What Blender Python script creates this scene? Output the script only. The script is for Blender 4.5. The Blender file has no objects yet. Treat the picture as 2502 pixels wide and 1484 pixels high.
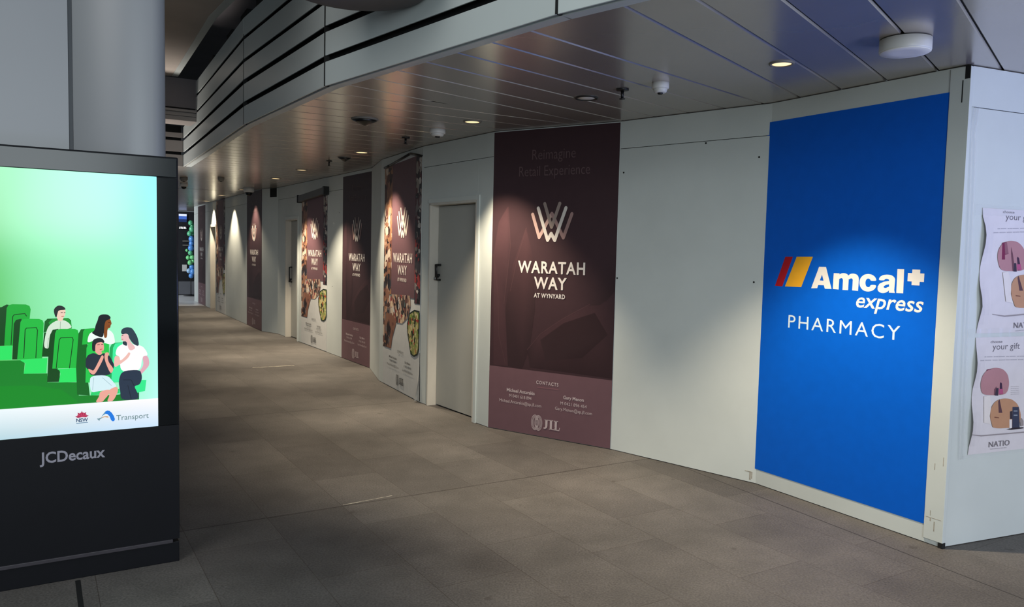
import bpy, bmesh, math, random
from mathutils import Vector, Matrix

# ------------------------------------------------------------------ camera, world, large lights, exposure
IW, IH, FPX = 2502, 1484, 1900.0
PITCH, ROLL, CAMH, CEIL = 0.066343, 0.023520, 1.6, 2.6635
sc = bpy.context.scene
COL = sc.collection
cp, sp = math.cos(PITCH), math.sin(PITCH)
_f = Vector((0, cp, -sp)); _u = Vector((0, sp, cp)); _r = Vector((1, 0, 0))
RT = _r * math.cos(ROLL) + _u * math.sin(ROLL)
UP = _u * math.cos(ROLL) - _r * math.sin(ROLL)
FW = _f
CAM = Vector((0, 0, CAMH))
cd = bpy.data.cameras.new('camera'); cam = bpy.data.objects.new('camera', cd); COL.objects.link(cam)
cd.sensor_width = 36; cd.lens = FPX / IW * 36; cd.clip_end = 200
M = Matrix((RT, UP, -FW)).transposed().to_4x4(); M.translation = CAM
cam.matrix_world = M
sc.camera = cam
sc.view_settings.view_transform = 'Standard'; sc.view_settings.look = 'None'
sc.view_settings.exposure = 0.28; sc.view_settings.gamma = 1.0; sc.view_settings.use_curve_mapping = False

wd = bpy.data.worlds.new('world'); sc.world = wd; wd.use_nodes = True
wd.node_tree.nodes['Background'].inputs[0].default_value = (0.56, 0.68, 0.76, 1)
wd.node_tree.nodes['Background'].inputs[1].default_value = 0.33

def area_light(name, loc, target, sx, sy, power, color):
    l = bpy.data.lights.new(name, 'AREA'); l.shape = 'RECTANGLE'; l.size = sx; l.size_y = sy
    l.energy = power; l.color = color
    o = bpy.data.objects.new(name, l); COL.objects.link(o); o.location = loc
    o.rotation_euler = (Vector(target) - Vector(loc)).to_track_quat('-Z', 'Y').to_euler()
    return o
area_light('concourse_light', (-3.2, -0.6, 4.5), (-2.4, 3.5, 1.0), 3.0, 3.0, 80, (1.0, 0.98, 0.94))
area_light('shopfront_light', (6.2, 0.4, 0.7), (2.5, 3.4, 2.4), 2.4, 1.2, 75, (0.78, 0.80, 1.0))
ul_ = area_light('slab_fill_light', (-5.6, 9.9, 0.4), (-5.5, 9.9, 4.0), 1.2, 1.2, 45, (1.0, 0.93, 0.86)); ul_.data.spread = math.radians(85)  # added fill with no fixture, brightens the underside of the slab
ul_ = area_light('ceiling_fill_light', (4.5, 3.0, 1.0), (2.9, 3.3, 2.66), 1.0, 0.6, 15, (0.30, 0.42, 1.0)); ul_.data.spread = math.radians(110)  # added blue fill with no known source, tints the near right ceiling
area_light('entrance_light', (2.0, -3.5, 2.6), (0.8, 5.0, 1.0), 3.0, 2.0, 190, (0.86, 0.96, 1.0))
area_light('far_hall_light', (-12.0, 20.6, 2.4), (-11.2, 24.5, 1.0), 1.6, 1.0, 150, (0.9, 0.95, 1.0))

# ------------------------------------------------------------------ helpers
def lin(c):
    return tuple((x / 255 / 12.92) if x <= 10.3 else ((x / 255 + 0.055) / 1.055) ** 2.4 for x in c)

def ray(px, py):
    return RT * ((px - IW / 2) / FPX) - UP * ((py - IH / 2) / FPX) + FW

def on_z(px, py, z=0.0):
    d = ray(px, py); return CAM + d * ((z - CAMH) / d.z)

class Surf:
    """vertical plane through two ground points; u runs left to right, z up, off towards the viewer"""
    def __init__(s, a, b):
        s.o = Vector((a[0], a[1], 0)); b = Vector((b[0], b[1], 0))
        s.w = (b - s.o).length; s.d = (b - s.o).normalized()
        s.n = Vector((s.d.y, -s.d.x, 0))
        if s.n.dot(CAM - s.o) < 0: s.n = -s.n
    def uv(s, px, py):
        d = ray(px, py); t = (s.o - CAM).dot(s.n) / d.dot(s.n); p = CAM + d * t
        return (p - s.o).dot(s.d), p.z
    def P(s, u, z, off=0.0):
        p = s.o + s.d * u + s.n * off; p.z = z; return p
    def u(s, px, py=600): return s.uv(px, py)[0]
    def z(s, px, py): return s.uv(px, py)[1]

class View:
    """shifted / scaled copy of a surface, for repeating a printed design"""
    def __init__(s, surf, u0=0.0, su=1.0, ref=0.0): s.s = surf; s.u0 = u0; s.su = su; s.ref = ref
    def P(s, u, z, off=0.0): return s.s.P(s.u0 + (u - s.ref) * s.su, z, off)

STEP = 0.00005                            # spacing of the layers of a print
class MB:
    def __init__(s): s.v = []; s.f = []; s.m = []; s.c = []; s.mats = []; s.lay = 0; s.sm = []
    def mi(s, mat):
        if mat not in s.mats: s.mats.append(mat)
        return s.mats.index(mat)
    def face(s, pts, mat, col=(255, 255, 255), smooth=False):
        b = len(s.v); s.v += [Vector(p) for p in pts]; s.f.append(list(range(b, b + len(pts))))
        s.m.append(s.mi(mat)); s.sm.append(smooth)
        if col and isinstance(col[0], (tuple, list)): s.c.append([lin(k) for k in col])
        else: s.c.append([lin(col)] * len(pts))
    def mesh(s, verts, faces, mat, col=(255, 255, 255), smooth=False):
        b = len(s.v); s.v += [Vector(p) for p in verts]; c = lin(col)
        for f in faces:
            s.f.append([b + i for i in f]); s.m.append(s.mi(mat)); s.c.append([c] * len(f)); s.sm.append(smooth)
    def box(s, o, x, y, z, mat, col=(255, 255, 255)):
        o, x, y, z = Vector(o), Vector(x), Vector(y), Vector(z)
        P = [o, o + x, o + x + y, o + y, o + z, o + x + z, o + x + y + z, o + y + z]
        s.mesh(P, [(0, 3, 2, 1), (4, 5, 6, 7), (0, 1, 5, 4), (1, 2, 6, 5), (2, 3, 7, 6), (3, 0, 4, 7)], mat, col)
    def sbox(s, sf, u0, u1, z0, z1, o0, o1, mat, col=(255, 255, 255)):
        a = sf.P(u0, z0, o0)
        s.box(a, sf.d * (u1 - u0), sf.n * (o1 - o0), Vector((0, 0, z1 - z0)), mat, col)
    def prism(s, pts2, z0, z1, mat, col=(255, 255, 255)):
        n = len(pts2); a = [Vector((p[0], p[1], z0)) for p in pts2]; b = [Vector((p[0], p[1], z1)) for p in pts2]
        s.mesh(a + b, [tuple(range(n))[::-1], tuple(range(n, 2 * n))] + [(i, (i + 1) % n, n + (i + 1) % n, n + i) for i in range(n)], mat, col)
    def lathe(s, c, prof, mat, col=(255, 255, 255), n=32, smooth=True):
        """profile of (radius, z) turned about a vertical axis at c"""
        c = Vector(c); b = []
        for r, z in prof:
            for i in range(n):
                a = 2 * math.pi * i / n; b.append(c + Vector((r * math.cos(a), r * math.sin(a), z)))
        F = []
        for k in range(len(prof) - 1):
            for i in range(n):
                j = (i + 1) % n; F.append((k * n + i, k * n + j, (k + 1) * n + j, (k + 1) * n + i))
        F.append(tuple(range(n))[::-1]); F.append(tuple(range((len(prof) - 1) * n, len(prof) * n)))
        s.mesh(b, F, mat, col, smooth)
    def tube(s, pts, r, mat, col=(255, 255, 255), n=8):
        pts = [Vector(p) for p in pts]; b = []; F = []
        for k, p in enumerate(pts):
            d = (pts[min(k + 1, len(pts) - 1)] - pts[max(k - 1, 0)]).normalized()
            x = d.orthogonal().normalized() if k == 0 else (x - d * x.dot(d)).normalized()
            y = d.cross(x)
            for i in range(n):
                a = 2 * math.pi * i / n; b.append(p + (x * math.cos(a) + y * math.sin(a)) * r)
        for k in range(len(pts) - 1):
            for i in range(n):
                j = (i + 1) % n; F.append((k * n + i, k * n + j, (k + 1) * n + j, (k + 1) * n + i))
        F.append(tuple(range(n))[::-1]); F.append(tuple(range((len(pts) - 1) * n, len(pts) * n)))
        s.mesh(b, F, mat, col, True)
    # ---- flat print on a view: every call lies a hair above the one before
    def pr(s, vw, uz, mat, col, off=0.0):
        s.lay += 1
        s.face([vw.P(u, z, off + s.lay * STEP) for u, z in uz], mat, col)
    def build(s, name, parent=None, origin=None, bevel=0.0):
        me = bpy.data.meshes.new(name)
        if parent is not None: org = Vector(parent.matrix_world.translation) if parent.parent is None else Vector(parent['_o'])
        elif origin is not None: org = Vector(origin)
        else:
            xs = [p.x for p in s.v]; ys = [p.y for p in s.v]; zs = [p.z for p in s.v]
            org = Vector(((min(xs) + max(xs)) / 2, (min(ys) + max(ys)) / 2, min(zs)))
        me.from_pydata([tuple(p - org) for p in s.v], [], s.f); me.update()
        for m in s.mats: me.materials.append(m)
        me.polygons.foreach_set('material_index', s.m); me.polygons.foreach_set('use_smooth', s.sm)
        at = me.color_attributes.new('Col', 'FLOAT_COLOR', 'CORNER')
        fl = []
        for p, c in zip(me.polygons, s.c):
            for k in range(p.loop_total): fl += [*c[k], 1.0]
        at.data.foreach_set('color', fl)
        o = bpy.data.objects.new(name, me); COL.objects.link(o)
        if parent is not None: o.parent = parent; o['_o'] = tuple(org)
        else: o.location = org
        if bevel:
            b = o.modifiers.new('edge', 'BEVEL'); b.width = bevel; b.segments = 2; b.limit_method = 'ANGLE'
        return o

def tag(o, label, cat, group=None, kind=None):
    o['label'] = label; o['category'] = cat
    if group: o['group'] = group
    if kind: o['kind'] = kind
    return o

def empty(name, loc):
    o = bpy.data.objects.new(name, None); COL.objects.link(o); o.location = loc; o.empty_display_size = 0.1
    o.matrix_world = Matrix.Translation(Vector(loc)); return o

# ------------------------------------------------------------------ materials
def new_mat(name):
    m = bpy.data.materials.new(name); m.use_nodes = True
    return m, m.node_tree, m.node_tree.nodes['Principled BSDF']

def noise_col(nt, base, amount, scale, detail=4, vec=None, stretch=None):
    """base colour times gentle noise, returned as a colour socket"""
    N = nt.nodes; L = nt.links
    tc = N.new('ShaderNodeTexCoord'); src = tc.outputs['Object'] if vec is None else vec
    if stretch:
        mp = N.new('ShaderNodeMapping'); mp.inputs['Scale'].default_value = stretch; L.new(src, mp.inputs['Vector']); src = mp.outputs[0]
    nz = N.new('ShaderNodeTexNoise'); nz.inputs['Scale'].default_value = scale; nz.inputs['Detail'].default_value = detail
    L.new(src, nz.inputs['Vector'])
    mr = N.new('ShaderNodeMapRange'); mr.inputs['From Min'].default_value = 0.3; mr.inputs['From Max'].default_value = 0.7
    mr.inputs['To Min'].default_value = 1 - amount; mr.inputs['To Max'].default_value = 1 + amount * 0.5
    L.new(nz.outputs['Fac'], mr.inputs['Value'])
    mx = N.new('ShaderNodeMix'); mx.data_type = 'RGBA'; mx.blend_type = 'MULTIPLY'; mx.inputs[0].default_value = 1
    if isinstance(base, tuple): mx.inputs[6].default_value = (*lin(base), 1)
    else: L.new(base, mx.inputs[6])
    L.new(mr.outputs[0], mx.inputs[7])
    return mx.outputs[2], nz

def paint(name, rgb, rough=0.5, amount=0.06, scale=3.0, metal=0.0, spec=0.5, stretch=None, bump=0.0):
    m, nt, b = new_mat(name)
    c, nz = noise_col(nt, rgb, amount, scale, stretch=stretch); nt.links.new(c, b.inputs['Base Color'])
    b.inputs['Roughness'].default_value = rough; b.inputs['Metallic'].default_value = metal
    b.inputs['Specular IOR Level'].default_value = spec
    if bump:
        bp = nt.nodes.new('ShaderNodeBump'); bp.inputs['Strength'].default_value = bump; bp.inputs['Distance'].default_value = 0.01
        nt.links.new(nz.outputs['Fac'], bp.inputs['Height']); nt.links.new(bp.outputs[0], b.inputs['Normal'])
    return m

def attr_mat(name, rough=0.4, emit=0.0, spec=0.4, amount=0.04):
    m, nt, b = new_mat(name)
    a = nt.nodes.new('ShaderNodeAttribute'); a.attribute_name = 'Col'
    b.inputs['Roughness'].default_value = rough; b.inputs['Specular IOR Level'].default_value = spec
    if emit:
        b.inputs['Base Color'].default_value = (0.01, 0.01, 0.01, 1)
        nt.links.new(a.outputs['Color'], b.inputs['Emission Color']); b.inputs['Emission Strength'].default_value = emit
    else:
        c, _ = noise_col(nt, a.outputs['Color'], amount, 14.0); nt.links.new(c, b.inputs['Base Color'])
    return m

def emit_mat(name, rgb, strength):
    m, nt, b = new_mat(name)
    c, _ = noise_col(nt, rgb, 0.05, 40.0)
    nt.links.new(c, b.inputs['Emission Color']); b.inputs['Emission Strength'].default_value = strength
    b.inputs['Base Color'].default_value = (*lin(rgb), 1); return m

PRINT = attr_mat('printed_vinyl', 0.45, spec=0.2)
SCREEN = attr_mat('lit_screen', 0.15, emit=0.84)
GLOWSIGN = attr_mat('lit_sign', 0.3, emit=0.95)
HOARD = paint('hoarding_paint', (202, 208, 205), 0.48, 0.07, 1.6, bump=0.02)
HOARD2 = paint('reveal_timber', (205, 200, 190), 0.55, 0.14, 5.0, stretch=(1, 1, 0.25))
DOORPAINT = paint('door_paint', (168, 168, 162), 0.45, 0.05, 1.2)
SCUFF = paint('scuffed_edge', (168, 162, 150), 0.7, 0.3, 40)
DARK = paint('dark_gap', (10, 10, 10), 0.8, 0.1, 5)
BLACKMETAL = paint('black_metal', (16, 17, 19), 0.35, 0.1, 8)
STEEL = paint('brushed_steel', (150, 150, 150), 0.3, 0.08, 30, metal=0.9)
WHITEPL = paint('white_plastic', (212, 212, 210), 0.4, 0.03, 5)
GREYPL = paint('grey_plastic', (120, 118, 112), 0.5, 0.05, 5)
LENS = emit_mat('lamp_lens', (255, 222, 165), 1.15)
LENSOFF = paint('unlit_lens', (236, 233, 226), 0.35, 0.04, 10)
CLAD = paint('column_cladding', (132, 135, 139), 0.4, 0.05, 0.8, spec=0.5)
CLADGAP = paint('cladding_gap', (70, 74, 82), 0.5, 0.1, 3)
GLASSBLK = paint('black_glass', (8, 11, 14), 0.10, 0.1, 2, spec=0.35)
GLASSTOP = paint('smoked_top_glass', (15, 21, 24), 0.18, 0.15, 2, spec=0.22)
CASE = paint('charcoal_case', (13, 14, 19), 0.5, 0.12, 4, spec=0.2)
FASCIA = paint('fascia_metal', (196, 203, 202), 0.38, 0.05, 1.0)
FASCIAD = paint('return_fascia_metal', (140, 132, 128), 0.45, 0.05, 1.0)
CONC = paint('painted_concrete', (196, 184, 174), 0.8, 0.12, 1.5)
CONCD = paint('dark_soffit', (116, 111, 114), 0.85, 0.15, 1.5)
CEILBACK = paint('ceiling_void', (28, 27, 27), 0.8, 0.1, 3)

def ceiling_mat():
    m, nt, b = new_mat('ceiling_metal')
    c, nz = noise_col(nt, (188, 180, 172), 0.05, 2.0); nt.links.new(c, b.inputs['Base Color'])
    b.inputs['Metallic'].default_value = 0.6; b.inputs['Roughness'].default_value = 0.24
    return m
CEILM = ceiling_mat()

def clear_mat(name, tint=(1, 1, 1), rough=0.08, alpha=0.12):
    m, nt, b = new_mat(name)
    N = nt.nodes; L = nt.links
    nz = N.new('ShaderNodeTexNoise'); nz.inputs['Scale'].default_value = 9; nz.inputs['Detail'].default_value = 2
    tc = N.new('ShaderNodeTexCoord'); L.new(tc.outputs['Object'], nz.inputs['Vector'])
    bp = N.new('ShaderNodeBump'); bp.inputs['Strength'].default_value = 0.25; bp.inputs['Distance'].default_value = 0.02
    L.new(nz.outputs['Fac'], bp.inputs['Height']); L.new(bp.outputs[0], b.inputs['Normal'])
    b.inputs['Base Color'].default_value = (0.8, 0.82, 0.85, 1); b.inputs['Roughness'].default_value = rough
    b.inputs['Alpha'].default_value = alpha
    return m
CLEAR = clear_mat('clear_plastic')

# corridor axes: A runs along the hoarding away from the camera, B across it to the right
TH = math.radians(-31.5)
A = Vector((math.sin(TH), math.cos(TH), 0)); B = Vector((math.cos(TH), -math.sin(TH), 0))

def floor_mat():
    m, nt, b = new_mat('stone_pavers')
    N = nt.nodes; L = nt.links
    tc = N.new('ShaderNodeTexCoord')
    def dot(v):
        d = N.new('ShaderNodeVectorMath'); d.operation = 'DOT_PRODUCT'; L.new(tc.outputs['Object'], d.inputs[0]); d.inputs[1].default_value = v
        return d.outputs['Value']
    def math_(op, a, c=None):
        n = N.new('ShaderNodeMath'); n.operation = op
        for i, q in enumerate((a, c)):
            if q is None: continue
            if isinstance(q, (int, float)): n.inputs[i].default_value = q
            else: L.new(q, n.inputs[i])
        return n.outputs[0]
    a, bb = dot(tuple(A)), dot(tuple(B))
    cx = N.new('ShaderNodeCombineXYZ')
    L.new(math_('SUBTRACT', a, 1.65 - 10 * 2.907), cx.inputs[0]); L.new(math_('ADD', bb, 30 * 0.46 + 0.24), cx.inputs[1])
    br = N.new('ShaderNodeTexBrick'); L.new(cx.outputs[0], br.inputs['Vector'])
    br.inputs['Scale'].default_value = 1; br.inputs['Brick Width'].default_value = 0.969; br.inputs['Row Height'].default_value = 0.46
    br.inputs['Mortar Size'].default_value = 0.0022; br.inputs['Mortar Smooth'].default_value = 0.3; br.inputs['Bias'].default_value = 0.0
    br.offset = 0.37; br.offset_frequency = 2; br.squash = 1
    br.inputs['Color1'].default_value = (*lin((94, 90, 87)), 1); br.inputs['Color2'].default_value = (*lin((107, 103, 99)), 1)
    br.inputs['Mortar'].default_value = (*lin((80, 74, 69)), 1)
    c1, _ = noise_col(nt, br.outputs['Color'], 0.30, 1.1, 5)
    c2, nf = noise_col(nt, c1, 0.34, 95.0, 3)
    c3, _ = noise_col(nt, c2, 0.14, 5.0, 6)
    # sparse dark specks of trodden dirt
    nz = N.new('ShaderNodeTexNoise'); nz.inputs['Scale'].default_value = 9; nz.inputs['Detail'].default_value = 2; L.new(tc.outputs['Object'], nz.inputs['Vector'])
    mr = N.new('ShaderNodeMapRange'); mr.inputs['From Min'].default_value = 0.70; mr.inputs['From Max'].default_value = 0.76; mr.inputs['To Max'].default_value = 0.45; L.new(nz.outputs['Fac'], mr.inputs['Value'])
    m3 = N.new('ShaderNodeMix'); m3.data_type = 'RGBA'; L.new(mr.outputs[0], m3.inputs[0]); L.new(c3, m3.inputs[6]); m3.inputs[7].default_value = (*lin((58, 52, 47)), 1); c3 = m3.outputs[2]
    # movement joints every 2.9 m across the corridor, and one along the shop line
    fr = math_('FRACT', math_('DIVIDE', math_('ADD', a, 20 * 2.907 - 1.655), 2.907))
    j1 = math_('LESS_THAN', math_('MULTIPLY', fr, 2.907), 0.011)
    p0 = on_z(1695, 1152); p1 = on_z(2502, 1465); n = Vector((-(p1 - p0).y, (p1 - p0).x, 0)).normalized()
    j2 = math_('LESS_THAN', math_('ABSOLUTE', math_('SUBTRACT', dot(tuple(n)), n.dot(p0))), 0.005)
    jj = math_('MULTIPLY', math_('MAXIMUM', j1, j2), 0.75)
    mx = N.new('ShaderNodeMix'); mx.data_type = 'RGBA'; L.new(jj, mx.inputs[0]); L.new(c3, mx.inputs[6]); mx.inputs[7].default_value = (*lin((38, 33, 30)), 1)
    L.new(mx.outputs[2], b.inputs['Base Color'])
    b.inputs['Roughness'].default_value = 0.62; b.inputs['Specular IOR Level'].default_value = 0.35
    bp = N.new('ShaderNodeBump'); bp.inputs['Strength'].default_value = 0.12; bp.inputs['Distance'].default_value = 0.004
    L.new(nf.outputs['Fac'], bp.inputs['Height']); L.new(bp.outputs[0], b.inputs['Normal'])
    return m
FLOORM = floor_mat()
TILEW = paint('pale_tiles', (200, 202, 205), 0.3, 0.06, 2)
CHALK = paint('pale_wear', (205, 198, 180), 0.8, 0.3, 60)

# ------------------------------------------------------------------ floor
def ab(a, b, z=0.0): p = A * a + B * b; p.z = z; return p
m = MB()
m.face([ab(-8, -14), ab(-8, 9), ab(21.6, 9), ab(21.6, -14)], FLOORM)
o = m.build('floor', origin=(0, 0, 0)); tag(o, 'grey stone paver floor of the corridor in front of the hoarding', 'floor', kind='structure')
def wear(px0, px1, w):
    p, q = on_z(*px0), on_z(*px1); n = Vector((-(q - p).y, (q - p).x, 0)).normalized() * w / 2
    mm = MB(); k = 14; rnd = random.Random(int(px0[0])); pts = []; qts = []
    for i in range(k + 1):
        c = p.lerp(q, i / k); s = 0.25 + 0.75 * rnd.random(); pts.append(c + n * s); qts.append(c - n * s)
    for i in range(k):
        mm.face([v + Vector((0, 0, 0.0012)) for v in (pts[i], pts[i + 1], qts[i + 1], qts[i])], CHALK)
    return mm.build('floor_wear_line', parent=o)
wear((617, 899), (719, 893.5), 0.035); wear((838, 1235), (958, 1212), 0.012)
mm = MB(); p = on_z(190, 1419); q = p - A * 3; s_ = B * 0.011
mm.face([v + Vector((0, 0, 0.001)) for v in (p - s_, p + s_, q + s_, q - s_)], DARK); mm.build('floor_slot', parent=o)
m = MB(); m.face([ab(21.6, -14), ab(21.6, 9), ab(34, 9), ab(34, -14)], TILEW)
tag(m.build('floor', origin=(0, 0, 0)), 'pale tiled floor beyond the far end of the hoarding', 'floor', kind='structure')

# ------------------------------------------------------------------ hoarding walls (right side, far to near)
PX = [(475, 736), (640, 810), (678, 816), (903, 900), (926, 931), (1025, 984), (1192, 1045), (1492, 1099), (1846, 1183), (2298, 1340), (2500, 1305)]
PT = [on_z(*p) for p in PX]
PT[10] = PT[9] + (PT[10] - PT[9]).normalized() * 4.5
F = [Surf(PT[i], PT[i + 1]) for i in range(10)]
TH_W = 0.09
ZJ = F[7].z(1600, 357)            # joint between main boards and top boards

def wall(i, label, holes=(), joint=True, top=CEIL - 0.004, bot=0.004, u0=0.0, u1=None):
    """one stretch of painted boards; holes = (u0, u1, z1) door openings"""
    sf = F[i]; u1 = sf.w if u1 is None else u1
    root = empty('wall_right', sf.P(sf.w / 2, 0)); tag(root, label, 'wall', 'painted hoarding boards', 'structure')
    lo = MB(); cuts = sorted(holes); x = u0
    zj = ZJ if joint else top
    for h in cuts:
        lo.sbox(sf, x, h[0], bot, zj, -TH_W, 0, HOARD); lo.sbox(sf, h[0], h[1], h[2], zj, -TH_W, 0, HOARD); x = h[1]
    lo.sbox(sf, x, u1, bot, zj, -TH_W, 0, HOARD)
    lo.build('board', root, bevel=0.0015)
    if joint:
        hi = MB(); hi.sbox(sf, u0, u1, zj + 0.004, top, -TH_W, -0.001, HOARD); hi.build('top_board', root, bevel=0.0015)
        g = MB(); g.sbox(sf, u0 + .01, u1 - .01, zj - 0.002, zj + 0.006, -TH_W, -0.008, DARK); g.build('joint_gap', root)
    return root

def screws(root, sf, pts):
    for px, py in pts:
        mm = MB(); u, z = sf.uv(px, py)
        n = 10; ring = [sf.P(u + .007 * math.cos(t * 2 * math.pi / n), z + .007 * math.sin(t * 2 * math.pi / n), 0.0018) for t in range(n)]
        back = [sf.P(u + .007 * math.cos(t * 2 * math.pi / n), z + .007 * math.sin(t * 2 * math.pi / n), -0.0005) for t in range(n)]
        mm.mesh(ring + back, [tuple(range(n))] + [(i, (i + 1) % n, n + (i + 1) % n, n + i) for i in range(n)], DARK)
        mm.build('screw', root)

def door(n, sf, px_l, px_r, py_top, depth, label, fw=0.045, leaf_mat=None, handle=True, leaf=True):
    ul, ur = sf.u(px_l[0], px_l[1]), sf.u(px_r[0], px_r[1]); zt = sf.z((px_l[0] + px_r[0]) / 2, py_top)
    root = empty('door_%d' % n, sf.P((ul + ur) / 2, 0)); tag(root, label, 'door', kind='structure')
    for a, b2 in ((ul - .004, ul + 0.02), (ur - 0.02, ur + .004)):
        jm = MB(); jm.sbox(sf, a, b2, 0.0, zt, -depth - 0.05, 0.012, HOARD2); jm.build('jamb', root, bevel=0.002)
    hd = MB(); hd.sbox(sf, ul - .004, ur + .004, zt - 0.02, zt + .004, -depth - 0.05, 0.012, HOARD2); hd.build('head', root, bevel=0.002)
    ar = MB()
    ar.sbox(sf, ur + .002, ur + fw, 0, zt + fw, 0.0005, 0.014, HOARD)
    ar.sbox(sf, ul - 0.02, ur + .002, zt + .003, zt + fw, 0.0005, 0.014, HOARD)
    ar.build('architrave', root, bevel=0.002)
    if leaf:
        lf = MB(); lf.sbox(sf, ul + 0.026, ur - 0.022, 0.012, zt - 0.026, -depth - 0.04, -depth, leaf_mat or DOORPAINT)
        lfo = lf.build('leaf', root, bevel=0.002)
        gp = MB(); gp.sbox(sf, ul + .018, ur - .018, 0.002, zt - .018, -depth - 0.06, -depth - 0.045, DARK); gp.build('rebate', root)
    if handle:
        uh = ul + 0.055; z0, z1 = sf.z(1078, 686) if n == 1 else 0.95, sf.z(1078, 648) if n == 1 else 1.2
        if n != 1: z0, z1 = 0.98, 1.24
        h = MB()
        h.tube([sf.P(uh - .02, z0 + .03, -depth), sf.P(uh - .02, z0 + .03, -depth + .03), sf.P(uh - .02, z1, -depth + .034), sf.P(uh - .02, z1, -depth + .002)], 0.009, BLACKMETAL)
        h.tube([sf.P(uh + .025, z0, -depth + .002), sf.P(uh + .025, z0, -depth + .045), sf.P(uh + .025, z1, -depth + .045), sf.P(uh + .025, z1, -depth + .002)], 0.010, BLACKMETAL)
        h.sbox(sf, uh - .03, uh + .035, z1 - .012, z1 + .006, -depth, -depth + .02, BLACKMETAL)
        h.build('handle', root)
        lt = MB(); lt.sbox(sf, ul + .02, ul + .07, z0 + .035, z0 + .06, -depth, -depth + .03, BLACKMETAL)
        lt.lathe(sf.P(ul + .032, z0 - .005, -depth + .03), [(0.018, 0), (0.020, .004), (0.020, .026), (0.018, .03)], STEEL, n=16)
        lt.build('padlock', root)
    return ul, ur, zt

d1 = door(1, F[5], (1044, 985), (1157, 1020), 494, 0.085, 'grey flush door with black pull handle and padlock beside the large maroon banner')
d2 = door(2, F[2], (698, 800), (727, 812), 536, 0.085, 'grey flush door in the recessed stretch beside the food poster with the roller case')
d3 = door(3, F[0], (515, 740), (528, 740), 553, 0.30, 'open doorway with a warm lit reveal near the far end of the hoarding', handle=False)
r0 = wall(0, 'long far stretch of white hoarding past the recess', [d3])
r1 = wall(1, 'short angled return of the white hoarding at the far end of the recess', joint=False)
gm = MB(); gm.sbox(F[1], F[1].w - .26, F[1].w - .04, CEIL - .17, CEIL - .006, -.02, .003, DARK); gm.build('head_gap', r1)
r2 = wall(2, 'white hoarding of the recessed stretch holding the second door', [d2])
wall(3, 'narrow white return between the recess and the near food poster', joint=False)
wall(4, 'hoarding stretch behind the near food poster', joint=False)
wall(5, 'white hoarding around the near grey door', [d1])
wall(6, 'hoarding stretch behind the large maroon banner', joint=False)
r7 = wall(7, 'plain white hoarding between the large maroon banner and the blue sign')
r8 = wall(8, 'white hoarding stretch framing the blue pharmacy sign', joint=False)
r9 = wall(9, 'white hoarding return with the taped gift posters')
screws(r7, F[7], [(1855, 384), (1842, 690), (1508, 680), (1524, 422), (1725, 350), (1860, 250)])
screws(r8, F[8], [(2349, 249), (2300, 1290), (2328, 640)])
screws(r2, F[2], [(812, 700), (830, 520)])
# corner timber of the pharmacy stretch, with scuffs and the dark gap at its head and foot
sf = F[8]
cm = MB(); cm.sbox(sf, sf.w - 0.10, sf.w + 0.012, 0.03, CEIL - 0.01, -0.02, 0.008, HOARD)
co = cm.build('corner_board', r8, bevel=0.002)
gm = MB(); gm.sbox(sf, sf.w - 0.018, sf.w + 0.010, CEIL - 0.075, CEIL - 0.004, -0.02, 0.0095, DARK)
gm.sbox(sf, sf.w - 0.012, sf.w + 0.014, 0.0, 0.03, -0.02, 0.009, DARK)
gm.build('corner_gap', r8)
gm = MB(); gm.sbox(sf, sf.w - 0.032, sf.w - 0.026, sf.z(2360, 250), CEIL - 0.08, 0.004, 0.0088, DARK)
rnd = random.Random(4)
for k in range(5):
    z = 0.05 + rnd.random() * 0.5; u = sf.w - 0.075 + rnd.random() * 0.08; h = 0.01 + rnd.random() * 0.05
    gm.sbox(sf, u, u + 0.003 + .004 * rnd.random(), z, z + h, 0.004, 0.0084, SCUFF)
gm.sbox(sf, sf.w - .09, sf.w, 0.155, 0.158, 0.004, 0.0085, SCUFF)
gm.build('scuff', co)
gm = MB(); sf7 = F[7]
for (u, z, w, h) in ((1.20, 0.02, .012, .06), (1.165, 0.075, .05, .006), (1.215, .03, .008, .05)):
    u = sf7.w - (1.25 - u); gm.sbox(sf7, u, u + w, z, z + h, -0.001, 0.0012, SCUFF)
gm.build('chipped_paint', r7)

# ------------------------------------------------------------------ text
TXT = {}
def glyphs(s, bold=0.0, shear=0.0, space=1.0):
    k = (s, bold, shear, space)
    if k in TXT: return TXT[k]
    c = bpy.data.curves.new('lettering', 'FONT'); c.body = s; c.size = 1.0; c.offset = bold; c.shear = shear; c.space_character = space
    c.resolution_u = 3; c.fill_mode = 'FRONT'
    o = bpy.data.objects.new('lettering', c); COL.objects.link(o)
    dg = bpy.context.evaluated_depsgraph_get(); dg.update()
    me = bpy.data.meshes.new_from_object(o.evaluated_get(dg))
    v = [(p.co.x, p.co.y) for p in me.vertices]; f = [tuple(p.vertices) for p in me.polygons]
    COL.objects.unlink(o); bpy.data.objects.remove(o); bpy.data.curves.remove(c); bpy.data.meshes.remove(me)
    TXT[k] = (v, f); return TXT[k]
_v, _ = glyphs('H'); CAPH = max(p[1] for p in _v) - min(p[1] for p in _v)

def text(mb, vw, s, u0, u1, z, cap, mat, col, bold=0.0, shear=0.0, space=1.0, off=0.0):
    v, f = glyphs(s, bold, shear, space)
    x0 = min(p[0] for p in v); x1 = max(p[0] for p in v); sx = (u1 - u0) / (x1 - x0); sy = cap / CAPH
    mb.lay += 1
    mb.mesh([vw.P(u0 + (p[0] - x0) * sx, z + p[1] * sy, off + mb.lay * STEP) for p in v], f, mat, col)

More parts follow.
